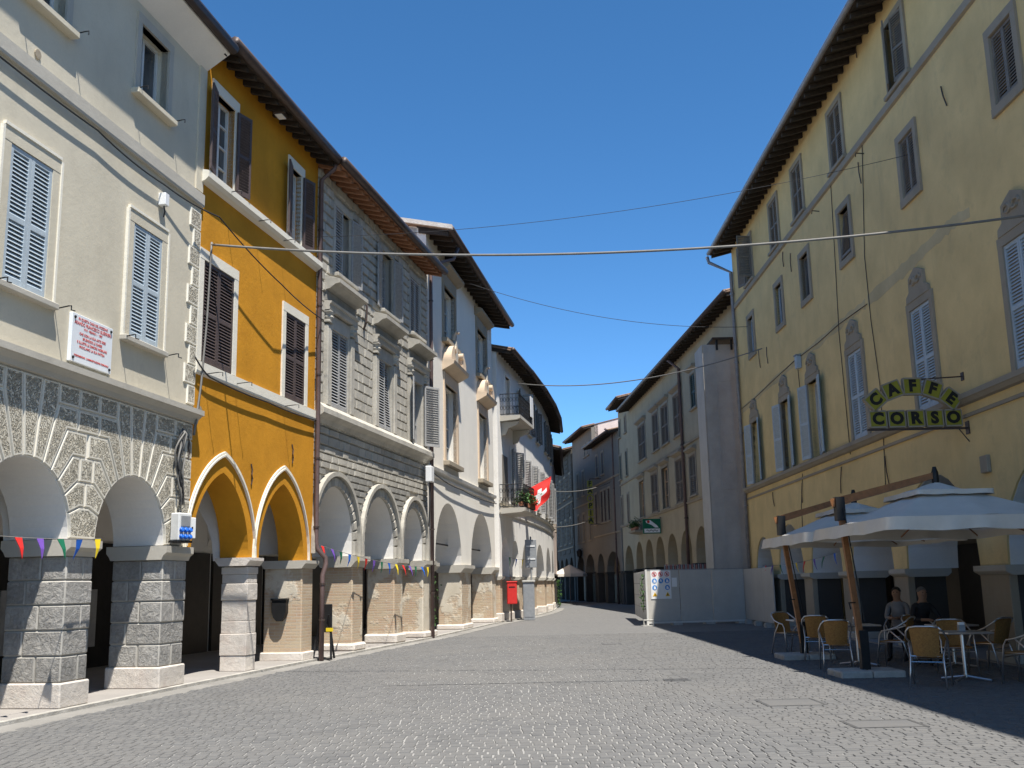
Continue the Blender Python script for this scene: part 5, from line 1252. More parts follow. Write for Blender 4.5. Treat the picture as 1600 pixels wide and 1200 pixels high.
# red and white mesh above the hoarding
M['mesh_r'] = simple('faded_red_slat', (0.36, 0.15, 0.14), 0.7)
rf = thing('barrier_fence', 'low red and grey slat barrier showing above the hoarding', 'fence', (6.2, 44.0, 0), math.radians(4))
for i in range(24): obj('slat', MB().box(i*0.09, i*0.09+0.05, -0.01, 0.01, 0.05, 2.32+0.02*math.sin(i*2)), M['mesh_r' if i % 2 else 'greymetal'], rf)
obj('rail', MB().box(-0.05, 2.2, 0.012, 0.05, 1.4, 1.46), M['greymetal'], rf); obj('rail', MB().box(-0.05, 2.2, 0.012, 0.05, 0.4, 0.46), M['greymetal'], rf)
# safety notice with pictograms
sn = thing('safety_notice', 'white site safety notice with red, blue and yellow pictograms', 'notice', hf.W(0.16, -0.03, 0), hf.rot)
W_, Z0, Z1 = 0.80, 0.98, 2.04
obj('board', MB().box(0, W_, -0.01, 0, Z0, Z1), M['whitep'], sn)
M['sig_red'] = simple('sign_red', (0.60, 0.06, 0.07), 0.5); M['sig_blue'] = simple('sign_blue', (0.03, 0.22, 0.60), 0.5); M['sig_yel'] = simple('sign_yellow', (0.80, 0.48, 0.02), 0.5)
def disc(c, z, r, mt, y, n=18, ri=0): 
    P = [(c+r*math.cos(2*math.pi*i/n), z+r*math.sin(2*math.pi*i/n)) for i in range(n)]
    H = [[(c+ri*math.cos(2*math.pi*i/n), z+ri*math.sin(2*math.pi*i/n)) for i in range(n)]] if ri else []
    return MB().plate(P, H, y-0.003, y)
for i in range(3):
    cx_ = 0.15+0.25*i; zz = Z1-0.14
    o = obj('prohibition_sign', disc(cx_, zz, 0.095, 0, -0.012, ri=0.075), M['sig_red'], sn)
    obj('bar', MB().plate([(cx_-0.065, zz+0.045), (cx_-0.045, zz+0.065), (cx_+0.065, zz-0.045), (cx_+0.045, zz-0.065)], [], -0.019, -0.016), M['sig_red'], o)
    obj('figure', MB().plate([(cx_-0.02, zz-0.05), (cx_+0.02, zz-0.05), (cx_+0.03, zz+0.02), (cx_, zz+0.05), (cx_-0.03, zz+0.02)], [], -0.0155, -0.0125), M['ink'], o)
for (i, j) in ((0, 0), (1, 0), (2, 0), (0, 1), (2, 1)):
    cx_ = 0.15+0.25*i; zz = Z1-0.39-0.25*j
    o = obj('mandatory_sign', disc(cx_, zz, 0.095, 0, -0.012), M['sig_blue'], sn)
    obj('figure', MB().plate([(cx_-0.04, zz-0.06), (cx_+0.05, zz-0.06), (cx_+0.05, zz-0.01), (cx_+0.02, zz+0.05), (cx_-0.03, zz+0.05)] if i != 1 else [(cx_-0.05, zz-0.06), (cx_, zz-0.01), (cx_+0.05, zz-0.06), (cx_+0.02, zz+0.06), (cx_-0.02, zz+0.06)], [], -0.019, -0.0155), M['whitep'], o)
for i in (0, 2):
    cx_ = 0.15+0.25*i; zz = Z1-0.9; o = obj('warning_sign', MB().plate([(cx_-0.09, zz-0.06), (cx_+0.09, zz-0.06), (cx_, zz+0.1)], [], -0.015, -0.012), M['sig_yel'], sn)
    obj('figure', MB().plate([(cx_-0.02, zz-0.04), (cx_+0.02, zz-0.04), (cx_+0.012, zz+0.045), (cx_-0.012, zz+0.045)], [], -0.019, -0.0155), M['ink'], o)
tag(obj('paper_notice', MB().box(0, 0.2, -0.004, 0.0, 0, 0.34), M['whitep'], loc=hf.W(1.0, -0.025, 1.42), rz=hf.rot), 'small white paper notice right of the safety pictograms', 'notice')
# ivy growing on the end boards
def vine(name, label, base, rz, n, w, h, d, seed, size=0.05):
    t = thing(name, label, 'plant', base, rz); rg = random.Random(seed); mb = MB(); st = MB()
    pts = [(rg.uniform(-w, w)*0.3, -0.02, h*i/8) for i in range(9)]; st.tube(pts, 0.012, 5); obj('stem', st, M['gutter'], t)
    for i in range(n):
        p = Vector((rg.gauss(0, w*0.45), -abs(rg.gauss(0, d))-0.02, rg.uniform(0.05, h))); a = rg.uniform(0, 6.3); q = size*rg.uniform(0.6, 1.3)
        dx = Vector((math.cos(a), rg.uniform(-0.6, 0.6), math.sin(a)))*q; dy = Vector((-math.sin(a), rg.uniform(-0.6, 0.6), math.cos(a)))*q*0.55
        mb.add([p-dx, p+dy, p+dx, p-dy], [(0, 1, 2, 3)])
    obj('foliage', mb, M['leaf'], t); return t
vine('climbing_plant', 'thin climbing plant on the corner of the site hoarding', hf.W(-0.12, 0.15, 0.5), hf.rot, 90, 0.12, 1.4, 0.04, 5, 0.04)
vine('climbing_plant', 'climbing plant on the pier behind the brown downpipe', FC.W(0.22, 0.25, 0.6), FC.rot-math.pi/2, 300, 0.14, 1.3, 0.08, 6)
vine('climbing_plant', 'flowering climber at the arch below the white junction box', FD.W(0.9, 0.2, 0.3), FD.rot-math.pi/2, 500, 0.3, 1.7, 0.12, 7)
vine('climbing_plant', 'climbing plant at the far corner of the curved house', FE[4].W(5.9, -0.15, 0.0), FE[4].rot, 200, 0.3, 1.9, 0.15, 8, 0.09)

# further houses on the right
F3 = Fac(Vector((5.75, 101)), Vector((8.2, 80.5)))
def wl(f, xs, z0, z1, w_=0.9, y=760): return [(sx(f, x, y)-w_/2, sx(f, x, y)+w_/2, z0, z1) for x in xs]
sP = sx(F3, 927, 760)
far_house('grey_house', 'grey house with pink gable and orange brown eaves in the far shade', F3, 0.1, sP-0.02, 15.2, wl(F3, (903.5, 912), 9.6, 11.8) + wl(F3, (916, 921), 13.0, 14.0, 0.7) + wl(F3, (903, 911, 921), 5.4, 7.9), 'greyb', [(0.8, sP/2-0.3, 2.6, 4.2, 'round', 10), (sP/2+0.3, sP-0.6, 2.6, 4.2, 'round', 10)], 2.6, shut=['sh_old'], gR='pinkb', strings=(8.8,))
far_house('low_grey_house', 'lower grey house with brown shutters behind the vertical yellow sign', F3, sP, F3.L-0.05, 13.3, wl(F3, (934, 943), 10.6, 12.4) + wl(F3, (931, 940, 945, 951), 6.6, 9.2), 'greyb', [(sP+0.7, sP+3.6, 2.5, 4.1, 'round', 10), (sP+4.6, F3.L-1, 2.5, 4.1, 'round', 10)], 2.5, shut=['sh_brown'], strings=(5.6, 10.0))
F4 = Fac(Vector((4.45, 118)), Vector((5.7, 101.5)))
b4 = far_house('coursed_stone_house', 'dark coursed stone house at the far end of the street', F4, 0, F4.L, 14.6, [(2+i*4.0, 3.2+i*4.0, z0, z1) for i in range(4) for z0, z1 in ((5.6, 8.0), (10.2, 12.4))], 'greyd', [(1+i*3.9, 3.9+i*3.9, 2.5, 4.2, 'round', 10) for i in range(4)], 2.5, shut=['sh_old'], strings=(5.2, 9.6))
z = 4.6
cm = MB()
while z < 14.2:
    s = 0.0
    if not any(abs(z-q) < 0.3 for q in (5.2, 9.6)):
        a_ = 0.0
        for (a, b) in [(1.8, 3.4), (5.8, 7.4), (9.8, 11.4), (13.8, 15.4)]:
            if a_ < a: cm.cushion(rectp(a_, a, z, z+0.38), 0.0, 0.06, 0, 0)
            a_ = b
        cm.cushion(rectp(a_, F4.L, z, z+0.38), 0.0, 0.06, 0, 0)
    z += 0.45
obj('stone_courses', cm, M['greyd'], b4, kind='stuff')
# beyond the curved house on the left, and the sunlit end of the street
FG = Fac(Vector((2.9, 80)), Vector((4.0, 100)))
far_house('pink_house', 'sliver of pinkish house beyond the far corner of the curved house', FG, 0, FG.L, 12.0, [(3, 4, 6, 8), (8, 9, 6, 8)], 'pinkb', (), 2.4, ov=0.7)
FK = Fac(Vector((2.0, 135)), Vector((9.5, 135)))
far_house('sunlit_house', 'sunlit white house closing the view at the far bend', FK, 0, FK.L, 13.0, [(1, 2, 5, 7), (4, 5, 5, 7)], 'vault', (), 2.4, ov=0.5)

# ================================================================== CAFFE CORSO sign
s_ = 20.05
cs = thing('cafe_sign', 'olive yellow letter box sign reading CAFFE CORSO on the yellow facade', 'sign', FR.W(s_, 0, 4.1), 0.0)
# local: x from the wall towards the street is negative, facing the camera (-y)
X0, X1 = -1.93, -0.10
def letter_box(ch, cx, cz, rot, sz, tw, bw=None):
    bw = bw or sz
    o = obj('letter_tile', MB().bbox(-bw/2+0.008, bw/2-0.008, -0.05, 0.05, -sz/2+0.008, sz/2-0.008, 0.006), M['signy'], cs, (cx, 0, cz)); o.rotation_euler = (0, rot, 0)
    l = text_obj('letter', ch, sz*1.02, 'ink', o, (0, -0.053, -0.0), bold=0.017, ext=0.003, wscale=tw)
    fr = MB(); t = 0.022
    fr.box(-bw/2, bw/2, -0.06, 0.06, sz/2-0.008, sz/2+t); fr.box(-bw/2, bw/2, -0.06, 0.06, -sz/2-t, -sz/2+0.008); fr.box(-bw/2-t/2, -bw/2+0.008, -0.06, 0.06, -sz/2, sz/2); fr.box(bw/2-0.008, bw/2+t/2, -0.06, 0.06, -sz/2, sz/2)
    obj('tile_frame', fr, M['trimR'], o)
wl_ = (X1-X0)/5
for i, ch in enumerate('CORSO'): letter_box(ch, X0+wl_*(i+0.5), 0.52, math.radians(-0.5), 0.30, 1.02, wl_-0.05)
cc = (X0+X1)/2-0.01; Rr_ = 1.12
for i, ch in enumerate('CAFFE'):
    a = math.radians(-40+20*i); letter_box(ch, cc+Rr_*math.sin(a)*1.02, 0.06+Rr_*math.cos(a)*0.98, a, 0.30, 0.98, 0.335)
obj('bottom_bar', MB().box(X0-0.03, 0.06, -0.03, 0.03, 0.30, 0.335), M['gutter'], cs)
obj('top_bar', MB().tube([(cc+0.1, 0, 1.30), (0.0, 0, 1.34)], 0.015, 6), M['gutter'], cs); obj('stay', MB().tube([(-0.2, 0, 0.33), (0.0, 0, 0.05)], 0.012, 5), M['gutter'], cs)
obj('wall_plate', MB().box(-0.02, 0.01, -0.08, 0.08, 0.2, 0.45), M['gutter'], cs); obj('wall_plate', MB().box(-0.02, 0.01, -0.06, 0.06, 1.26, 1.42), M['gutter'], cs)
s2, z2 = FR.px(1543, 725)
tag(obj('fuse_box', MB().bbox(-0.15, 0.15, -0.08, 0, -0.16, 0.16, 0.01), M['trimR'], loc=FR.W(s2, 0, z2), rz=FR.rot), 'small square box on the yellow wall below the cafe sign', 'box')

# ------------------------------------------------------------------ pharmacy and bar signs further on
s_ = sx(F3, 940, 790); p_ = F3.W(s_, -0.95, 0)
ph = thing('vertical_sign', 'yellow vertical letter sign hung from the far grey house', 'sign', (p_.x, p_.y, 7.0), 0.0)
for i, ch in enumerate('FARPIA'):
    if i == 2: obj('emblem', disc(0, 2.9-i*0.62, 0.30, 0, 0.0, ri=0.2), M['signy'], ph)
    else:
        o = obj('letter_tile', MB().box(-0.22, 0.22, -0.05, 0.05, 2.9-i*0.62-0.26, 2.9-i*0.62+0.26), M['signy'], ph); text_obj('letter', ch, 0.55, 'ink', o, (0, -0.053, 2.9-i*0.62), bold=0.02)
obj('bracket', MB().tube([(0, 0, -0.5), (1.0, 0, -0.5)], 0.025, 5), M['black'], ph); obj('bracket', MB().tube([(0, 0, 3.3), (1.0, 0, 3.3)], 0.025, 5), M['black'], ph); obj('mast', MB().tube([(0, 0.06, -0.55), (0, 0.06, 3.3)], 0.03, 5), M['black'], ph)
s_ = sx(F2, 1034, 830); p_ = F2.W(s_, 0, 0)
br = thing('bar_sign', 'green and white lit bar sign projecting from the beige palazzo', 'sign', (p_.x, p_.y, 4.55), 0.0)
obj('case', MB().bbox(-1.15, -0.05, -0.1, 0.1, 0, 0.9, 0.02), M['greenc'], br); obj('face', MB().box(-1.08, -0.12, -0.11, -0.1, 0.06, 0.3), M['whitep'], br)
obj('swoosh', MB().plate([(-0.98, 0.78), (-0.7, 0.82), (-0.3, 0.5), (-0.2, 0.36), (-0.42, 0.36), (-0.62, 0.52), (-0.95, 0.66)], [], -0.115, -0.1), M['whitep'], br); obj('dot', disc(-0.82, 0.72, 0.09, 0, -0.115), M['red'], br)
obj('dark_mark', MB().tube([(-0.95+0.07*i, -0.112, 0.18+0.05*math.sin(i*1.9)) for i in range(11)], 0.02, 4), M['ink'], br); obj('bracket', MB().tube([(-0.1, 0, 0.95), (0.05, 0, 0.95)], 0.03, 5), M['black'], br)
flower_box(F2, sx(F2, 1003, 820), -0.5, 5.1, 2.0, 'dark plants on the small balcony of the beige palazzo', 700, 4, False)
obj('balcony', MB().prof([(0, 4.85), (-0.7, 4.95), (-0.75, 5.06), (0, 5.06)], sx(F2, 1003, 820)-1.3, sx(F2, 1003, 820)+1.3), M['trimR'], bF)
s_ = sx(F3, 911, 880)
aw = thing('wall_lamp', 'dark wall lantern low on the far grey house', 'lamp', F3.W(s_, -0.3, 4.0), F3.rot)
obj('lantern', MB().lathe([(0.05, 0), (0.22, 0.1), (0.28, 0.6), (0.1, 0.75)], 8), M['black'], aw); obj('arm', MB().tube([(0, 0, 0.7), (0, 0.3, 0.8)], 0.03, 5), M['black'], aw)

# ------------------------------------------------------------------ cantilever parasols
def parasol(label, cx, cy, hx, hy, zr, zp, post, ptop, rz=0.0):
    t = thing('parasol', label, 'parasol', (post[0], post[1], 0)); ox, oy = cx-post[0], cy-post[1]
    n = 8; N = 32
    def ringp(k, r):                         # rounded-square ring
        q = 2*math.pi*(k+0.5)/N; c, s = math.cos(q), math.sin(q); m_ = max(abs(c), abs(s)); 
        return (ox+hx*r*c/m_, oy+hy*r*s/m_)
    def skirt(r1, z1, flap):
        mb = MB(); K = 96; N2 = K
        def rp(k, r):
            q = 2*math.pi*(k+0.5)/K; c, s = math.cos(q), math.sin(q); m_ = max(abs(c), abs(s)); return (ox+hx*r*c/m_, oy+hy*r*s/m_)
        for j in range(4):
            v = j/3; mb.v += [(*rp(k, r1*(1.003+v*(0.012+0.02*math.sin(k*0.9+math.sin(k*0.37)*2)))), z1-flap*v*(0.95+0.06*math.sin(k*0.61)) - 0.03*math.sin(k*math.pi*8/K*2)*0) for k in range(K)]
        for j in range(3):
            for k in range(K): mb.f.append((j*K+k, j*K+(k+1) % K, (j+1)*K+(k+1) % K, (j+1)*K+k)); mb.m.append(0)
        return mb
    def canopy(r0, r1, z0, z1):
        mb = MB(); K = 96; R_ = 10; rg = random.Random(int(cx*100+z0*37)); ph1 = rg.uniform(0, 6)
        def rp(k, r):
            q = 2*math.pi*(k+0.5)/K; c, s = math.cos(q), math.sin(q); m_ = max(abs(c), abs(s)); return (ox+hx*r*c/m_, oy+hy*r*s/m_)
        for i in range(R_+1):
            v = i/R_; r = r0+(r1-r0)*v
            for k in range(K):
                rib = abs(math.sin(4*2*math.pi*(k+0.5)/K/2*1.0+0.0))   # 0 on the eight ribs
                sag = 0.055*rib*math.sin(math.pi*v*0.9)+0.03*rib*v
                wr = 0.008*math.sin(k*0.7+v*9+ph1)*v*(1-v)*4
                mb.v.append((*rp(k, r), z0+(z1-z0)*v-sag+wr))
        for i in range(R_):
            for k in range(K): mb.f.append((i*K+k, i*K+(k+1) % K, (i+1)*K+(k+1) % K, (i+1)*K+k)); mb.m.append(0)
        return mb
    obj('canopy', canopy(0.30, 1.0, zp-0.22, zr), M['canvas'], t, smooth=True); obj('valance', skirt(1.0, zr-0.012, 0.21), M['canvas'], t, smooth=True)
    obj('vent_cap', canopy(0.02, 0.40, zp, zp-0.17), M['canvas'], t, smooth=True); obj('vent_valance', skirt(0.40, zp-0.175, 0.08), M['canvas'], t, smooth=True)
    for k in range(8):
        q = 2*math.pi*k/8; c, s = math.cos(q), math.sin(q); m_ = max(abs(c), abs(s))
        obj('rib', MB().tube([(ox, oy, zp-0.30), (ox+hx*c/m_*0.90, oy+hy*s/m_*0.90, zr-0.17)], 0.014, 5), M['teak'], t)
    px_, py_, pz_ = ptop[0]-post[0], ptop[1]-post[1], ptop[2]
    pole = MB(); A, B = Vector((0, 0, 0.12)), Vector((px_, py_, pz_)); 
    w_ = 0.045
    for (p, q) in ((A, B),):
        d = (q-p).normalized(); s1 = d.cross(Vector((0, 1, 0))).normalized(); s2 = d.cross(s1)
        pole.add([p+s1*a*w_+s2*b*w_ for a, b in ((-1,-1),(1,-1),(1,1),(-1,1))]+[q+s1*a*w_+s2*b*w_ for a, b in ((-1,-1),(1,-1),(1,1),(-1,1))], [(0,1,5,4),(1,2,6,5),(2,3,7,6),(3,0,4,7),(4,5,6,7),(3,2,1,0)])
    obj('pole', pole, M['teak'], t)
    arm = MB(); p, q = Vector((px_-0.25*(ox-px_)/3, py_-0.25*(oy-py_)/3, pz_+0.0)), Vector((ox, oy, zp+0.12)); d = (q-p).normalized(); s1 = d.cross(Vector((0, 0, 1))).normalized(); s2 = s1.cross(d)
    arm.add([p+s1*a*0.045+s2*b*0.07 for a, b in ((-1,-1),(1,-1),(1,1),(-1,1))]+[q+s1*a*0.045+s2*b*0.05 for a, b in ((-1,-1),(1,-1),(1,1),(-1,1))], [(0,1,5,4),(1,2,6,5),(2,3,7,6),(3,0,4,7),(4,5,6,7),(3,2,1,0)])
    obj('arm', arm, M['teak'], t)
    obj('hub', MB().lathe([(0.06, zp-0.2), (0.06, zp+0.16), (0.03, zp+0.26)], 8, (ox, oy, 0)), M['black'], t)
    obj('collar', MB().box(px_-0.075, px_+0.075, py_-0.08, py_+0.08, pz_-0.3, pz_+0.1), M['black'], t)
    obj('crank', MB().tube([(px_*0.45, py_*0.45-0.06, 1.2), (px_*0.45-0.12, py_*0.45-0.1, 1.2), (px_*0.45-0.12, py_*0.45-0.16, 1.1)], 0.012, 5), M['black'], t)
    obj('tension_rod', MB().tube([(0.02, -0.09, 0.9), (px_+0.04, py_-0.1, pz_-0.1)], 0.012, 5), M['black'], t)
    obj('socket', MB().box(-0.07, 0.07, -0.07, 0.07, 0.12, 0.75), M['black'], t)
    for (a, b, c, d) in ((-0.52, -0.01, -0.4, -0.01), (0.0, 0.52, -0.4, -0.01), (-0.52, -0.01, 0.0, 0.4), (0.0, 0.52, 0.0, 0.4)): obj('ballast_slab', MB().bbox(a, b, c, d, 0.004, 0.125, 0.02), M['concrete'], t)
    return t
parasol('nearer large cream parasol with wooden cantilever arm over the cafe tables', 6.95, 17.1, 1.52, 1.95, 2.48, 3.12, (5.72, 17.65), (5.52, 17.7, 2.86))
parasol('further cream parasol with wooden cantilever arm over the cafe tables', 6.95, 21.3, 1.52, 1.75, 2.48, 3.12, (5.82, 21.7), (5.5, 21.6, 2.80))
# far parasol
fp = thing('parasol', 'distant white parasol at the far end of the street', 'parasol', (4.75, 93.0, 0)); 
mb = MB(); K = 8
mb.lathe([(1.55, 2.25), (1.5, 2.5), (0.1, 3.25), (0.02, 3.3)], K); obj('canopy', mb, M['canvas'], fp); obj('pole', MB().tube([(0, 0, 0), (0, 0, 3.2)], 0.03, 6), M['teak'], fp); obj('base', MB().lathe([(0.35, 0), (0.35, 0.08), (0.06, 0.1)], 10), M['concrete'], fp)

# ------------------------------------------------------------------ cafe chairs, tables
def make_chair(label, loc, rz):
    t = thing('cafe_chair', label, 'chair', loc, rz, 'aluminium and rattan cafe chairs')
    # chair faces +y (its back is towards -y)
    bk = MB(); n = 8; m_ = 6; rows = []
    for j in range(m_+1):
        v = j/m_; z = 0.44+0.42*v; wv = 0.175+0.03*v
        rows.append([(wv*(2*i/n-1), -0.21-0.10*v-0.035*(1-(2*i/n-1)**2), z-0.025*v*(2*i/n-1)**2) for i in range(n+1)])
    vs = [p for r in rows for p in r]; k = len(vs); vs += [(p[0], p[1]+0.018, p[2]) for p in vs]
    fs = []
    for j in range(m_):
        for i in range(n): a = j*(n+1)+i; q = (a, a+1, a+n+2, a+n+1); fs += [q, tuple(x+k for x in q[::-1])]
    for i in range(n): fs += [(i+1, i, i+k, i+1+k), (m_*(n+1)+i, m_*(n+1)+i+1, m_*(n+1)+i+1+k, m_*(n+1)+i+k)]
    for j in range(m_): a = j*(n+1); fs += [(a, a+n+1, a+n+1+k, a+k), (a+n+n+1, a+n, a+n+k, a+n+n+1+k)]
    obj('backrest', MB().add(vs, fs), M['rattan'], t, smooth=False)
    obj('seat', MB().bbox(-0.22, 0.22, -0.22, 0.22, 0.425, 0.455, 0.01), M['rattan'], t)
    rim = MB().tube([(0.215*c, 0.215*s, 0.44) for c, s in ((-1, -1), (1, -1), (1, 1), (-1, 1))], 0.013, 6, closed=True); obj('seat_rim', rim, M['alu'], t)
    for sg in (-1, 1):
        # front leg rises to the arm, sweeps back round the top of the backrest
        obj('leg', MB().tube([(sg*0.27, 0.27, 0), (sg*0.255, 0.20, 0.55), (sg*0.265, 0.15, 0.63), (sg*0.275, 0.02, 0.655), (sg*0.28, -0.12, 0.70), (sg*0.25, -0.28, 0.80), (sg*0.2, -0.33, 0.855)], 0.0135, 7), M['alu'], t, smooth=True)
        obj('leg', MB().tube([(sg*0.25, -0.33, 0), (sg*0.225, -0.20, 0.44), (sg*0.262, 0.02, 0.65)], 0.0135, 7), M['alu'], t, smooth=True)
    obj('back_rail', MB().tube([(-0.2, -0.33, 0.855), (-0.1, -0.352, 0.87), (0.1, -0.352, 0.87), (0.2, -0.33, 0.855)], 0.0135, 7), M['alu'], t, smooth=True)
    obj('stretcher', MB().tube([(-0.228, -0.225, 0.36), (0.228, -0.225, 0.36)], 0.009, 6), M['alu'], t); obj('stretcher', MB().tube([(-0.25, 0.23, 0.38), (0.25, 0.23, 0.38)], 0.009, 6), M['alu'], t)
    return t
ch0 = None
def chair(label, x, y, rzdeg):
    global ch0
    if ch0 is None: ch0 = make_chair(label, (x, y, 0.022), math.radians(rzdeg)); return ch0
    c = copy_tree(ch0); c.location = (x, y, 0.022); c.rotation_euler = (0, 0, math.radians(rzdeg)); c['label'] = label; return c
def make_table(label, loc):
    t = thing('cafe_table', label, 'table', loc, 0, 'square cafe tables')
    obj('tabletop', MB().bbox(-0.35, 0.35, -0.35, 0.35, 0.705, 0.735, 0.008), M['alu'], t)
    obj('edge_band', MB().tube([(0.35*c, 0.35*s, 0.72) for c, s in ((-1, -1), (1, -1), (1, 1), (-1, 1))], 0.017, 6, closed=True), M['alu'], t)
    obj('column', MB().tube([(0, 0, 0.05), (0, 0, 0.705)], 0.03, 10), M['alu'], t)
    for a, b in ((1, 1), (-1, 1), (1, -1), (-1, -1)): obj('foot', MB().tube([(0, 0, 0.07), (a*0.27, b*0.27, 0.02)], 0.018, 6), M['alu'], t)
    return t
T1 = (6.28, 19.7, 0.022); T2 = (6.88, 16.5, 0.022); T3 = (7.75, 19.0, 0.022); T4 = (6.15, 22.6, 0.022)
t1 = make_table('cafe table with a napkin holder beside the nearer parasol post', T1)
for lb, T in (('nearest cafe table with a white napkin holder', T2), ('cafe table before the seated man in black', T3), ('furthest cafe table beside the further parasol post', T4)):
    c = copy_tree(t1); c.location = T; c['label'] = lb
chair('rattan cafe chair with its back to the street left of the parasol post', 5.62, 18.85, -12)
chair('rattan cafe chair right of the nearer parasol post facing the wall', 6.85, 19.35, 55)
chair('rattan cafe chair in front of the nearest table with its back to the camera', 6.05, 15.75, -28)
chair('rattan cafe chair at the right edge of the nearest table', 7.55, 15.9, 40)
chair('rattan cafe chair half hidden behind the nearest table', 7.15, 17.45, 170)
chair('furthest left rattan cafe chair by the further parasol post', 5.95, 23.3, 200)
chair('rattan cafe chair pulled up beside the further table', 6.0, 21.3, -20)
chair('rattan cafe chair facing the seated man in black', 8.1, 18.3, 30)
chair('rattan cafe chair under the seated person in grey', 7.55, 21.0, 150)
chair('rattan cafe chair under the seated man in black', 7.6, 20.0, 185)
def napkin(T, label):
    t = thing('napkin_holder', label, 'napkin holder', (T[0]-0.02, T[1]-0.05, T[2]+0.7365)); obj('box', MB().bbox(-0.05, 0.05, -0.04, 0.04, 0, 0.10, 0.006), M['greymetal'], t); obj('napkins', MB().box(-0.042, 0.042, -0.03, 0.03, 0.10, 0.14), M['whitep'], t)
napkin(T2, 'white napkin holder on the nearest cafe table'); napkin(T1, 'white napkin holder on the table by the parasol post')

# ------------------------------------------------------------------ seated people
def person(label, loc, rz, shirt, trousers, hairc, armspread=0.0, lean=0.0):
    V = []; R_ = []; E_ = []
    def vtx(p, r, par=None):
        V.append(p); R_.append(r if isinstance(r, tuple) else (r, r))
        if par is not None: E_.append((par, len(V)-1))
        return len(V)-1
    # faces +y, seat height .46
    pel = vtx((0, -0.02, 0.56), (0.165, 0.115)); wst = vtx((0, -0.03+lean*0.3, 0.74), (0.145, 0.10), pel); chs = vtx((0, -0.01+lean*0.7, 0.94), (0.165, 0.115), wst); shc = vtx((0, 0.0+lean, 1.06), (0.12, 0.085), chs)
    nk = vtx((0, 0.02+lean, 1.14), 0.055, shc); hd = vtx((0, 0.04+lean, 1.21), (0.072, 0.085), nk); hd2 = vtx((0, 0.045+lean, 1.29), (0.078, 0.095), hd); vtx((0, 0.03+lean, 1.36), (0.06, 0.075), hd2)
    vtx((0, 0.15+lean, 1.255), 0.014, hd2)      # nose
    for sg in (-1, 1):
        hp = vtx((sg*0.10, 0.02, 0.53), 0.095, pel); kn = vtx((sg*(0.13+armspread*0.4), 0.44, 0.52), 0.066, hp); an = vtx((sg*0.14, 0.42+0.06*sg, 0.10), 0.042, kn); hl = vtx((sg*0.14, 0.43+0.06*sg, 0.045), 0.042, an); vtx((sg*0.155, 0.60+0.06*sg, 0.03), (0.045, 0.028), hl)
        sh = vtx((sg*0.17, 0.0+lean, 1.04), 0.062, shc); el = vtx((sg*(0.25+armspread), 0.12+lean, 0.80), 0.046, sh); wr = vtx((sg*(0.10+armspread), 0.36+lean, 0.80), 0.032, el); pm = vtx((sg*(0.06+armspread*0.8), 0.42+lean, 0.80), (0.036, 0.02), wr)
        for q in range(4): f1 = vtx((sg*(0.06+armspread*0.8)+(q-1.5)*0.020, 0.475+lean-0.006*abs(q-1.5), 0.80), 0.0095, pm); vtx((sg*(0.06+armspread*0.8)+(q-1.5)*0.021, 0.505+lean, 0.778), 0.008, f1)
        vtx((sg*(0.06+armspread*0.8)-sg*0.05, 0.435+lean, 0.80), 0.010, pm)
        vtx((sg*0.082, 0.035+lean, 1.275), 0.014, hd2)   # ears
    me = bpy.data.meshes.new('body'); me.from_pydata(V, E_, []); o = bpy.data.objects.new('tmp', me); COL.objects.link(o)
    md = o.modifiers.new('s', 'SKIN'); sv = me.skin_vertices[0].data
    for i, r in enumerate(R_): sv[i].radius = r; sv[i].use_root = (i == 0)
    o.modifiers.new('d', 'SUBSURF').levels = 1
    dg = bpy.context.evaluated_depsgraph_get(); bm = bpy.data.meshes.new_from_object(o.evaluated_get(dg)); bpy.data.objects.remove(o)
    bm.materials.clear()
    skin = simple('skin', (0.27, 0.155, 0.10), 0.6); shoe = M['black']
    for m_ in (shirt, trousers, skin, shoe): bm.materials.append(m_)
    for p in bm.polygons:
        c = p.center
        if c.z > 1.10: p.material_index = 2
        elif c.y > 0.30+lean and 0.72 < c.z < 0.86: p.material_index = 2
        elif c.z > 0.62: p.material_index = 0
        elif c.z > 0.09: p.material_index = 1
        else: p.material_index = 3
        p.use_smooth = True
    t = thing('person', label, 'person', loc, rz)
    obj('body', bm, None, t)
    hm = MB(); n = 12
    for i in range(5):
        q = math.pi*0.5*i/4
    pr = [(0.092*math.cos(math.pi*0.5*i/5), 0.10*math.sin(math.pi*0.5*i/5)) for i in range(5)]+[(0.004, 0.10)]
    hm.lathe(pr, n, (0, 0.015+lean, 1.30)); obj('hair', hm, simple('hair', hairc, 0.7, bump=0.4, scale=30), t, smooth=True)
    for sg in (-1, 1): obj('eye', MB().lathe([(0.010, 0), (0.008, 0.006), (0.002, 0.009)], 8), M['ink'], t, (sg*0.032, 0.137+lean, 1.29)).rotation_euler = (-math.pi/2, 0, 0)
    obj('mouth', MB().box(-0.024, 0.024, 0.126+lean, 0.132+lean, 1.205, 1.213), simple('lips', (0.28, 0.12, 0.09)), t)
    return t
person('person in a grey top sitting with arms crossed by the arcade pier', (7.55, 21.0, 0.02), math.radians(150), simple('grey_top', (0.20, 0.205, 0.225), 0.8), simple('dark_trousers', (0.03, 0.03, 0.035), 0.8), (0.03, 0.025, 0.02), -0.04, 0.03)
person('person in black sitting at the small table under the parasol', (7.6, 20.0, 0.02), math.radians(185), simple('black_top', (0.02, 0.02, 0.022), 0.8), simple('black_trousers', (0.025, 0.025, 0.03), 0.8), (0.12, 0.11, 0.10), 0.02, 0.10)

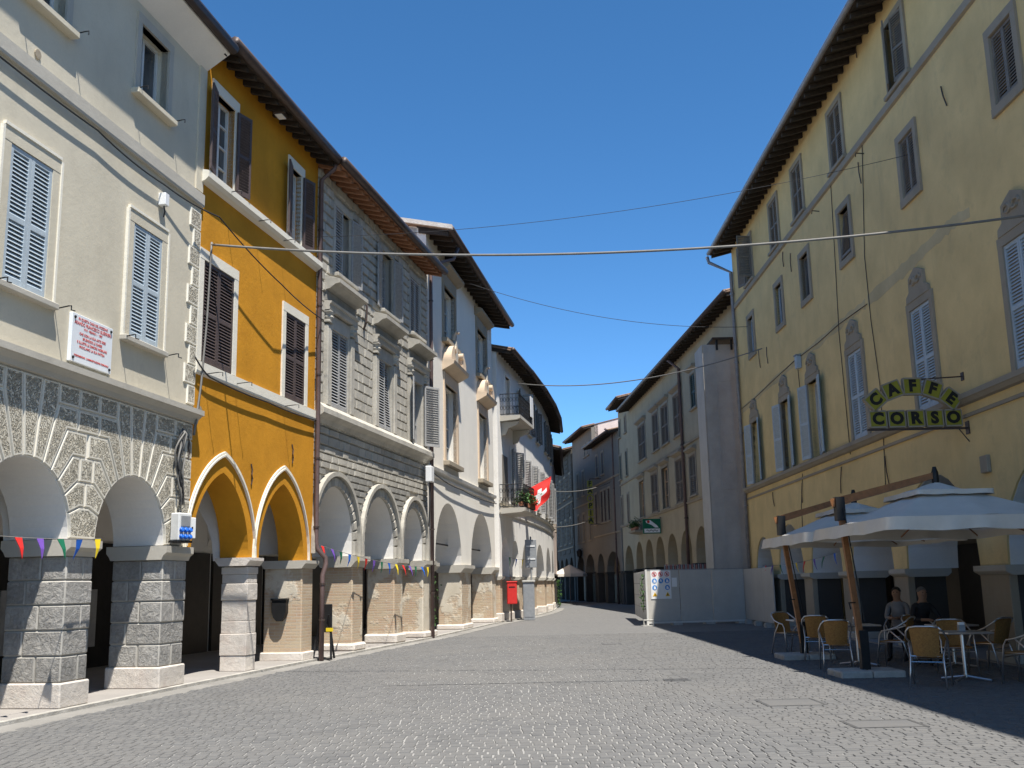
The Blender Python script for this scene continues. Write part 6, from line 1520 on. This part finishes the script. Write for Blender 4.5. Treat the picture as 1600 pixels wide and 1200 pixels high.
# ------------------------------------------------------------------ easel by the downpipe
g = G(503, 1033)
ez = thing('easel', 'folded dark metal easel with a yellow tag beside the brown downpipe', 'easel', (g.x+0.05, g.y+0.1, 0.012), FC.rot-math.pi/2)
for sg in (-1, 1): obj('leg', MB().box(sg*0.22-0.02, sg*0.22+0.02, -0.2, -0.16, 0, 1.0), M['black'], ez).rotation_euler = (math.radians(-12), math.radians(-6*sg), 0)
for sg in (-1, 1): obj('rear_leg', MB().box(sg*0.18-0.02, sg*0.18+0.02, 0.1, 0.14, 0, 1.0), M['black'], ez).rotation_euler = (math.radians(12), math.radians(-4*sg), 0)
obj('crossbar', MB().box(-0.24, 0.24, -0.2, -0.16, 0.02, 0.06), M['black'], ez); obj('panel', MB().bbox(-0.17, 0.17, -0.05, 0.0, 0.62, 1.25, 0.01), M['black'], ez)
obj('tag', MB().box(0.05, 0.22, -0.09, -0.08, 0.64, 0.72), M['yel'], ez)

# ------------------------------------------------------------------ overhead cables and bunting
a = FB.W(0.35, -0.06, FB.px(310, 372)[1]); z0 = a.z
b = FR.W(23.6, -0.06, FR.px(1600, 352)[1])
cable('overhead_cable', [a, b], 0.024, 'cable_l', 'thick pale cable slung right across the street', sag=0.42, seg=40)
cable('facade_cable', [FB.W(0.35, -0.06, 8.1), FB.W(0.25, -0.07, 6.5), FB.W(0.1, -0.08, 5.3), FA.W(LA-0.1, -0.08, 4.35)], 0.022, 'cable_l', 'pale cable running down the corner of the ochre house', seg=6)
cable('overhead_cable', [FE[0].W(0.6, -0.9, 10.7), FR.W(4.4, -0.1, 9.6)], 0.022, 'cable_l', 'thin cable from the upper balcony to the yellow facade', sag=0.55, seg=24)
cable('overhead_cable', [FD.W(3.0, -0.9, 12.4), FR.W(2.4, -0.1, 10.9)], 0.010, 'cable', 'very thin wire high above the hoarding', sag=0.5, seg=24)
cable('overhead_cable', [FB.W(5.4, -0.05, 9.9), FR.W(18.6, -0.05, 10.7)], 0.006, 'cable', 'hair thin wire above the thick cable', sag=0.4, seg=24)
cable('overhead_cable', [FE[3].W(4.5, -0.1, 7.4), F3.W(F3.L-3, -0.1, 9.6)], 0.03, 'cable_l', 'far cable stretched to the low grey house', sag=0.3)
cable('overhead_cable', [FE[4].W(4.5, -0.1, 5.4), F3.W(F3.L-10, -0.1, 7.2)], 0.03, 'cable_l', 'lower far cable near the vertical yellow sign', sag=0.2)
zs = [FA.px(0, 85)[1], FA.px(145, 200)[1], FA.px(248, 288)[1], FB.px(300, 322)[1]]
cable('facade_cable', [FA.W(FA.px(0, 85)[0]-1.5, -0.08, 8.62), FA.W(FA.px(145, 200)[0], -0.09, 8.56), FA.W(FA.px(248, 288)[0], -0.09, 8.50), FB.W(0.25, -0.25, 8.55), FB.W(3.0, -0.35, 8.0), FB.W(LB, -0.2, 7.95)], 0.014, 'cable', 'dark cable slung along the cream and ochre facades', sag=0.05, seg=8)
cable('facade_cable', [FA.W(LA-0.2, -0.1, 5.75), FB.W(0.4, -0.09, 5.50), FB.W(3, -0.09, 5.47), FB.W(LB-0.1, -0.09, 5.50)], 0.016, 'cable', 'dark cable under the lower white band of the ochre house', sag=0.03, seg=6)
cable('facade_cable', [FD.W(0.3, -0.1, 5.30), FD.W(5, -0.13, 5.1), FD.W(LD-0.1, -0.13, 5.15)], 0.02, 'cable', 'dark cable under the string course of the beige house', sag=0.08, seg=8)
s_, z_ = FA.px(250, 312)
cb_ = thing('cable_box', 'small white cable box on the cream wall near the ochre house', 'box', FA.W(s_, -0.0, z_), FA.rot)
obj('casing', MB().bbox(-0.07, 0.07, -0.14, 0, -0.12, 0.1, 0.01), M['whitep'], cb_); obj('gland', MB().tube([(0, -0.08, -0.12), (0.02, -0.09, -0.22), (0.06, -0.05, -0.3)], 0.014, 5), M['cable'], cb_)
cols = ['redc', 'purplec', 'greenc', 'bluec', 'yel']
def bunting(label, a, b, sag, n, start=0, t0=0.02, t1=0.98, size=0.30, tips=None, droop=0.25):
    a, b = Vector(a), Vector(b); t = thing('bunting', label, 'bunting', a, 0, 'strings of pennants'); d = b-a
    P = lambda q: d*q-Vector((0, 0, sag*4*q*(1-q)))
    obj('string', MB().tube([P(i/24) for i in range(25)], 0.006, 4), M['cable_l'], t)
    rg = random.Random(n*7+start)
    for i in range(n):
        q = t0+(t1-t0)*i/max(1, n-1); h = size*0.55/d.length/2; p0, p1 = P(q-h), P(q+h); m_ = (p0+p1)/2
        dd = (p1-p0).normalized(); side = Vector((dd.y, -dd.x, 0)); tip = m_+Vector((0, 0, -size))+side*rg.uniform(-0.10, 0.10)+dd*rg.uniform(-0.3, droop)*size
        q1 = p0.lerp(tip, 0.5)+side*0.02; q2 = p1.lerp(tip, 0.5)+side*0.02; th = side*0.004
        vs = [p0, p1, q2, q1, tip]; vs = [v-th for v in vs]+[v+th for v in vs]
        obj('pennant', MB().add(vs, [(0, 1, 2, 3), (3, 2, 4), (8, 7, 6, 5), (9, 7, 8), (0, 5, 6, 1), (1, 6, 7, 2), (2, 7, 9, 4), (4, 9, 8, 3), (3, 8, 5, 0)]), M[cols[(i+start) % 5]], t)
    return t
def atp(f, x, y, off): s, z = f.px(x, y, off); return f.W(s, -off, z)
A0 = atp(FA, -60, 832, 0.30); A1 = atp(FA, 158, 842, 0.30)
bunting('string of five pennants on the stone arcade at the left', A0, A1, 0.03, 7, 3, 0.05, 0.97, 0.27)
bunting('long string of many pennants before the grey stone palazzo', FC.W(0.05, -0.12, 2.62), atp(FC, 672, 886, 0.45), 0.12, 15, 0, 0.03, 0.97, 0.30)
bunting('short string of pennants before the curved house', FE[0].W(0.3, -0.2, 2.9), Vector((g.x+5.2, 50.5, 2.85)), 0.1, 4, 2, 0.15, 0.9, 0.42)
bunting('string of pennants in shade below the further parasol', FR.W(3.0, -0.25, 2.1), FR.W(12.0, -0.25, 2.3), 0.1, 9, 0, 0.05, 0.95, 0.32)
